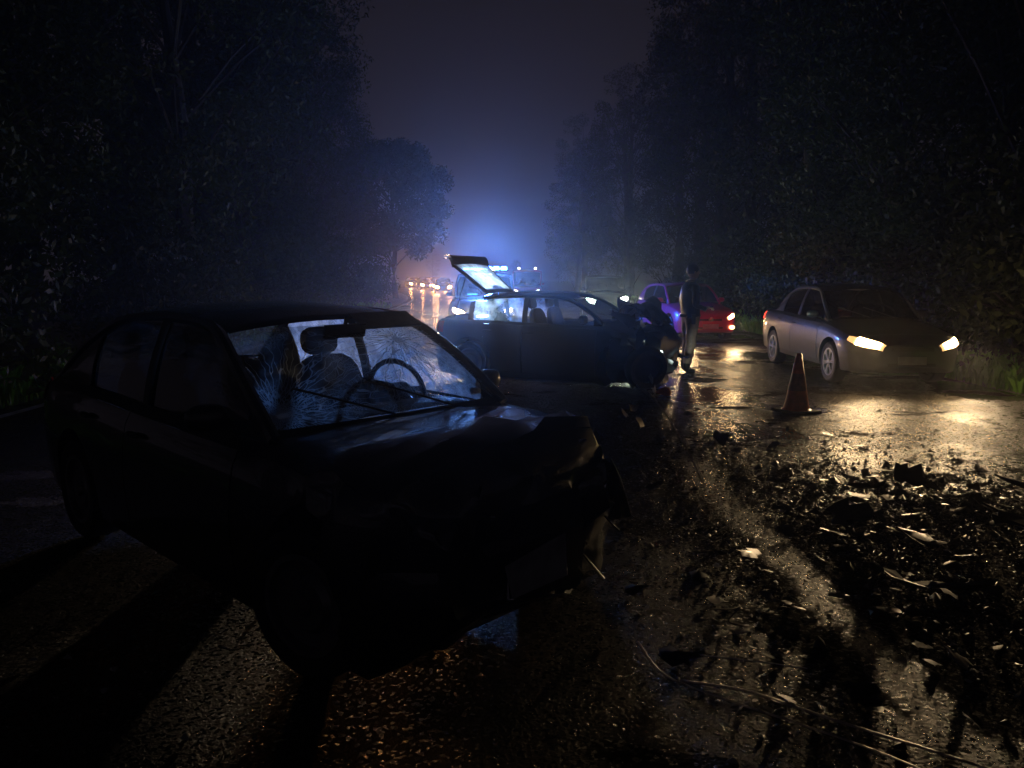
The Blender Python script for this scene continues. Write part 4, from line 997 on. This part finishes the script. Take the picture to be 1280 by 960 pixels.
for (x, y, k, s) in ((12.8, 16, 1, 1.1), (10.2, 21, 0, 1.0), (9.6, 25.5, 4, 1.1), (12.5, 27, 1, 1.15), (9.8, 32, 0, 1.1), (10.2, 38, 1, 1.0), (9.6, 45, 4, 1.0), (12, 50, 1, 1.05), (8.0, 54, 0, .9), (9.5, 62, 1, .9),
                     (6.0, 70, 0, .85), (7.5, 80, 1, .9), (9, 96, 1, .9), (12, 200, 0, .5), (1, 210, 2, .5), (-10, 205, 0, .45), (-22, 215, 1, .5), (14.5, 12, 1, 1.1), (12.5, 7.5, 4, 1.1), (15, 20, 1, 1.3), (16, 34, 1, 1.3), (15, 44, 1, 1.2), (10.6, 17, 2, .95), (13, 3, 1, 1.0)):
    tree(x, y, k, s, 'dark tree in the unlit mass of forest right of the road', GR)
BL = 'bushes along the right verge'
bz = [(8.6, 11.5), (9.2, 13.2), (8.5, 15.7), (8.4, 19.6), (8.6, 23.5), (8.3, 27), (8.8, 9.6), (8.5, 31), (9.3, 8.0), (8.7, 36)]
blab = ['bush behind the right headlight of the grey sedan', 'bush beside the boot of the grey sedan', 'bush between the sedan and the tall narrow tree', 'bush beside the red hatchback headlight', 'bush behind the red hatchback',
        'dark bush farther along the right verge', 'bush at the right picture edge beside the grass', 'dark bush farther along the right verge', 'bush low at the right picture edge', 'dark bush farther along the right verge']
for i, (x, y) in enumerate(bz): tree(x, y, i % 2, random.uniform(.8, 1.2), blab[i], BL, BUSH, 'bush', 'bush')
for i, (x, y) in enumerate(((-7.4, 9.6), (-7.0, 14.8), (-7.6, 17.6), (-7.3, 22.5), (-7.6, 27), (-7.5, 32), (-7.7, 38), (-8.2, 44))):
    tree(x, y, i % 2, random.uniform(.8, 1.25), 'dark bush in the unlit undergrowth along the left verge', 'bushes along the left verge', BUSH, 'bush', 'bush')
# grass tufts along both verges: one mass
def grass(name, label, spots, seed):
    r_ = np.random.default_rng(seed); V = []
    for (x0, x1, y0, y1, n_, hh) in spots:
        x = r_.uniform(x0, x1, n_); y = r_.uniform(y0, y1, n_); h_ = hh * r_.uniform(.4, 1.2, n_) * (.4 + .6 * np.abs(np.sin(x * 2.3 + y * 1.7)))
        a = r_.uniform(0, 2 * PI, n_); w_ = r_.uniform(.006, .018, n_); ln = r_.uniform(.1, .7, n_) * h_; b_ = r_.uniform(0, 2 * PI, n_)
        px, py = np.cos(a) * w_, np.sin(a) * w_; lx, ly = np.cos(b_) * ln, np.sin(b_) * ln; z0 = np.full(n_, -.06)
        V.append(np.stack([np.stack([x - px, y - py, z0], 1), np.stack([x + px, y + py, z0], 1), np.stack([x + px * .9 + lx * .35, y + py * .9 + ly * .35, h_ * .7], 1), np.stack([x + lx, y + ly, h_ * .95], 1)], 1))
    V = np.concatenate(V).reshape(-1, 3); k = len(V) // 4
    me = bpy.data.meshes.new(name); me.vertices.add(len(V)); me.vertices.foreach_set('co', V.ravel().astype(np.float32))
    me.loops.add(4 * k); me.loops.foreach_set('vertex_index', np.arange(4 * k)); me.polygons.add(k)
    me.polygons.foreach_set('loop_start', np.arange(0, 4 * k, 4)); me.update(); me.materials.append(M['grass'])
    o = bpy.data.objects.new(name, me); col.objects.link(o); tag(o, label, 'grass', kind='stuff'); return o
grass('grass', 'wet green grass growing on the right verge beside the sedan', [(7.0, 9.4, 7, 13.5, 5200, .30), (6.95, 9, 13.5, 24, 5200, .28), (7.2, 10, 24, 50, 3500, .4)], 3)
grass('grass', 'dark wet grass growing along the left verge', [(-9, -6.2, 4, 16, 5200, .30), (-9, -6.2, 16, 40, 4200, .35)], 4)

# ------------------------------------------------------------------ debris
SH = {m: [shard_mesh(s_ + 40 * j).mesh('shard', M[m], 20) for s_ in range(8)] for j, m in enumerate(('shard_dark', 'shard_grey', 'shard_pale'))}
def shard(x, y, size, m, label=None, group=None, rot=None, k=None, z=None, cat='debris', flat=1.0):
    me = random.choice(SH[m]) if k is None else SH[m][k]
    o = bpy.data.objects.new('plastic_shard', me); col.objects.link(o)
    o.rotation_euler = rot or (random.uniform(-.35, .35), random.uniform(-.35, .35), random.uniform(0, 6.28)); o.scale = (size, size, size * flat)
    o.location = (x, y, (.01 + size * .10) if z is None else z); tag(o, label, cat, group); return o
NG = 'broken car pieces strewn over the road'
r_ = random.Random(5); cnt = 0
def blob_pt():
    while 1:
        u = r_.random()
        if u < .62: x, y = r_.gauss(3.0, .85), r_.gauss(5.0, .9)
        elif u < .85: x, y = r_.gauss(2.2, .7), r_.gauss(6.8, 1.2)
        else: x, y = r_.gauss(1.5, .5), r_.gauss(3.2, .7)
        if y > 2.2 and x > .35 + .1 * (y - 3) and x < y * .72 and not (y > 8.8) and not (abs(x - 1.56) < .16 and y < 6.8): return x, y
for i in range(270):
    x, y = blob_pt(); mm = 'shard_dark' if r_.random() < .84 else ('shard_grey' if r_.random() < .8 else 'shard_pale')
    lb = {'shard_dark': 'small broken black plastic piece lying among the crash debris', 'shard_grey': 'small broken grey panel piece lying among the crash debris', 'shard_pale': 'small broken pale plastic piece lying among the crash debris'}[mm]
    shard(x, y, r_.choice((.05, .07, .09, .12, .16)) * r_.uniform(.7, 1.2), mm, lb, NG + {'shard_dark': ', black', 'shard_grey': ', grey', 'shard_pale': ', pale'}[mm], (r_.uniform(-.3, .3), r_.uniform(-.3, .3), r_.uniform(0, 6.28)), flat=.6)
# bigger dark pieces
big = [(2.88, 5.45, .34, (1.35, .2, .3), 'tall pointed black plastic fin standing up in the debris, lit from behind'), (3.05, 5.42, .26, (.5, .3, 1.3), 'rounded black lump at the foot of the pointed fin'),
       (2.05, 4.55, .34, (1.25, .1, .4), 'upright black panel in the middle of the debris, below the headlight reflection'), (2.30, 4.25, .42, (.35, .2, 1.0), 'wide black bumper piece right of the upright black panel'),
       (3.05, 4.35, .65, (.15, .25, .2), 'largest black bumper sheet lying in the right half of the debris'), (3.6, 4.9, .7, (.1, .12, 1.9), 'long dark panel lying at the far right of the debris'),
       (1.95, 3.45, .50, (.2, .1, 2.3), 'black undertray piece lying below the pale strip'), (2.6, 3.1, .50, (.1, -.2, 2.6), 'black undertray piece near the lower right corner'),
       (1.30, 4.05, .30, (.3, .2, .9), 'black piece lying left of the muddy streak'), (1.95, 7.05, .22, (1.1, .1, .2), 'small black block standing alone before the cone'),
       (2.45, 5.2, .30, (.9, .3, 2.2), 'bent black strip left of the pointed fin')]
for x, y, s_, rt, lb in big: shard(x, y, s_, 'shard_dark', lb, None, rt, flat=1.3, z=s_ * (.12 + .38 * abs(math.sin(rt[0]))))
pale = [(3.42, 6.2, .17, (.1, .05, .2), 'pale flat shard lying in the headlight glow right of the cone'), (1.62, 3.62, .13, (.1, .1, 0), 'pale oval plate lying alone below the debris'),
        (1.83, 2.98, .16, (.5, .3, .8), 'curved pale dish lying near the lower right corner'), (1.62, 2.52, .11, (.6, .1, 1.5), 'pointed pale chip lowest in the right corner'), (2.02, 2.75, .09, (.8, .2, .5), 'small tan chip at the right edge of the picture'),
        (2.10, 4.75, .12, (.4, .1, .3), 'pale strip lying across the middle of the debris'), (2.95, 3.95, .14, (.2, .3, .1), 'pale strip at the far right of the debris'),
        (.38, 3.2, .07, (.3, .4, 2), 'single pale leaf shaped chip before the near wreck'), (1.27, 8.6, .18, (.9, .2, 1.2), 'white torn piece at the foot of the second wreck'), (1.42, 8.9, .14, (1.2, .2, .5), 'smaller white torn piece beside the second wreck'),
        (1.37, 8.1, .16, (.5, .9, .1), 'crumpled white strip just before the second wreck'), (1.80, 9.6, .12, (.3, .2, .8), 'bluish white chip under the loose tyre')]
for x, y, s_, rt, lb in pale: shard(x, y, s_, 'shard_pale', lb, None, rt, z=.02 + s_ * .35 * abs(math.sin(rt[0])))
b = MB(crumple(.02, -1, 0, 4)); b.grid(lambda u, v: Vector((-.13 + .26 * u, -.07 + .14 * v, .05 + .06 * math.sin(PI * u) * math.sin(PI * v))), 9, 7); b.ball((0, 0, .05), (.11, .06, .03))
o = b.build('turn_signal_lens', M['amber']); o.location = (2.06, 10.3, 0); tag(o, 'broken amber turn signal lens lying beside the loose tyre', 'lamp')
def wire(pts, rad, m, label, name='wire', cat='wire', flat=1.0):
    b = MB(); P_ = [Vector(p) for p in pts]; out = []
    for i in range(len(P_) - 1):
        a0, a1, a2, a3 = P_[max(i - 1, 0)], P_[i], P_[i + 1], P_[min(i + 2, len(P_) - 1)]
        for k in range(6):
            t = k / 6; out.append(.5 * ((2 * a1) + (a2 - a0) * t + (2 * a0 - 5 * a1 + 4 * a2 - a3) * t * t + (3 * a1 - a0 - 3 * a2 + a3) * t ** 3))
    out.append(P_[-1]); b.tube(out, rad, 6, flat); o = b.build(name, m); tag(o, label, cat); return o
wire([(.52, 3.0, .10), (.60, 2.85, .04), (.78, 2.70, .03), (1.05, 2.50, .03), (1.25, 2.36, .02), (1.4, 2.2, .02)], .007, M['trim_pale'], 'thin pale strip running to the bottom edge, the left one of a pair', 'trim_strip', 'strip', .3)
wire([(.66, 2.82, .03), (.90, 2.72, .04), (1.15, 2.55, .03), (1.42, 2.38, .02), (1.6, 2.25, .02)], .010, M['trim_pale'], 'long bright trim strip running to the bottom edge, the right one of a pair', 'trim_strip', 'strip', .3)
wire([(1.13, 6.9, .62), (1.26, 6.4, .50), (1.36, 5.9, .28), (1.42, 5.45, .05)], .007, M['shard_pale'], 'thin bent trim strip hanging from the near wreck nose towards the road', 'trim_strip', 'strip')
wire([(.95, 3.5, .02), (1.02, 3.42, .05), (1.08, 3.46, .04), (1.00, 3.36, .02), (1.1, 3.3, .02)], .004, M['shard_pale'], 'small curled pale wire in the gravel')
wire([(.75, 3.05, .02), (1.0, 2.97, .03), (1.2, 2.93, .02)], .004, M['chrome'], 'short straight wire above the pair of long strips')
# glass crumbs and mud crumbs: far too many to count
def crumbs(name, label, m, n_, size, seed, spots, clear=0):
    g = np.random.default_rng(seed); P_ = []
    for (cx, cy_, sx, sy, k) in spots: P_.append(np.stack([g.normal(cx, sx, int(n_ * k)), g.normal(cy_, sy, int(n_ * k))], 1))
    P_ = np.concatenate(P_); P_ = P_[(P_[:, 1] > 2.0) & (P_[:, 0] < 6.6) & (P_[:, 0] > -5.8) & ((np.abs(P_[:, 0] - 1.56) > clear) | (P_[:, 1] > 6.8))]; k = len(P_)
    s_ = size * g.uniform(.4, 1.4, (k, 1, 1)) * (1 + 2 * (g.random((k, 1, 1)) > .96)); base = np.array([[1, 0, -.3], [-.5, .87, -.3], [-.5, -.87, -.3], [.3, .2, .35]])
    q = base[None] * g.uniform(.5, 1.3, (k, 4, 3)) * s_; a = g.uniform(0, 6.28, k); c_, sn = np.cos(a), np.sin(a)
    x = q[..., 0] * c_[:, None] - q[..., 1] * sn[:, None] + P_[:, :1]; y = q[..., 0] * sn[:, None] + q[..., 1] * c_[:, None] + P_[:, 1:]; z = q[..., 2] + s_[..., 0] * .4 + .004
    V = np.stack([x, y, z], -1).reshape(-1, 3); F = (np.array([[0, 1, 3], [1, 2, 3], [2, 0, 3]])[None] + 4 * np.arange(k)[:, None, None]).reshape(-1, 3)
    me = bpy.data.meshes.new(name); me.vertices.add(len(V)); me.vertices.foreach_set('co', V.ravel().astype(np.float32)); nf = len(F)
    me.loops.add(3 * nf); me.loops.foreach_set('vertex_index', F.ravel()); me.polygons.add(nf); me.polygons.foreach_set('loop_start', np.arange(0, 3 * nf, 3)); me.update()
    me.materials.append(m); o = bpy.data.objects.new(name, me); col.objects.link(o); tag(o, label, 'debris', kind='stuff')
crumbs('glass_crumbs', 'glittering crumbs of broken glass scattered on the wet road', M['crumb'], 9000, .0065, 1, [(2.4, 4.6, 1.3, 1.4, .45), (1.7, 6.5, .9, 1.8, .3), (-2.3, 3.0, .8, .9, .12), (3.8, 7, 1.6, 2.2, .13)])
crumbs('litter', 'dense carpet of small torn dark scraps round the crash', M['shard_dark'], 3400, .019, 8, [(2.9, 5.2, .9, .75, .6), (2.3, 3.7, .7, .8, .3), (1.6, 6.4, .4, 1.0, .1)], .17)
crumbs('mud_crumbs', 'dark crumbs of mud and plastic scattered on the wet road', M['mudbit'], 12000, .0085, 2, [(2.6, 4.6, 1.2, 1.3, .5), (1.8, 7.0, .9, 1.5, .25), (4.0, 7.0, 1.6, 2.4, .25)], .12)

# ------------------------------------------------------------------ haze: damp night air
b = MB(); b.box((0, 120, 14), (304, 364, 31)); hz = b.build('haze', [], None)
hm = bpy.data.materials.new('night_haze'); hm.use_nodes = True; hn, hl = hm.node_tree.nodes, hm.node_tree.links
for x in list(hn):
    if x.type != 'OUTPUT_MATERIAL': hn.remove(x)
pv = hn.new('ShaderNodeVolumePrincipled'); pv.inputs['Color'].default_value = (.88, .9, .95, 1); pv.inputs['Density'].default_value = HAZE_DENSITY; pv.inputs['Anisotropy'].default_value = .86
hl.new(pv.outputs[0], [x for x in hn if x.type == 'OUTPUT_MATERIAL'][0].inputs['Volume'])
hz.data.materials.clear(); hz.data.materials.append(hm); tag(hz, kind='stuff')
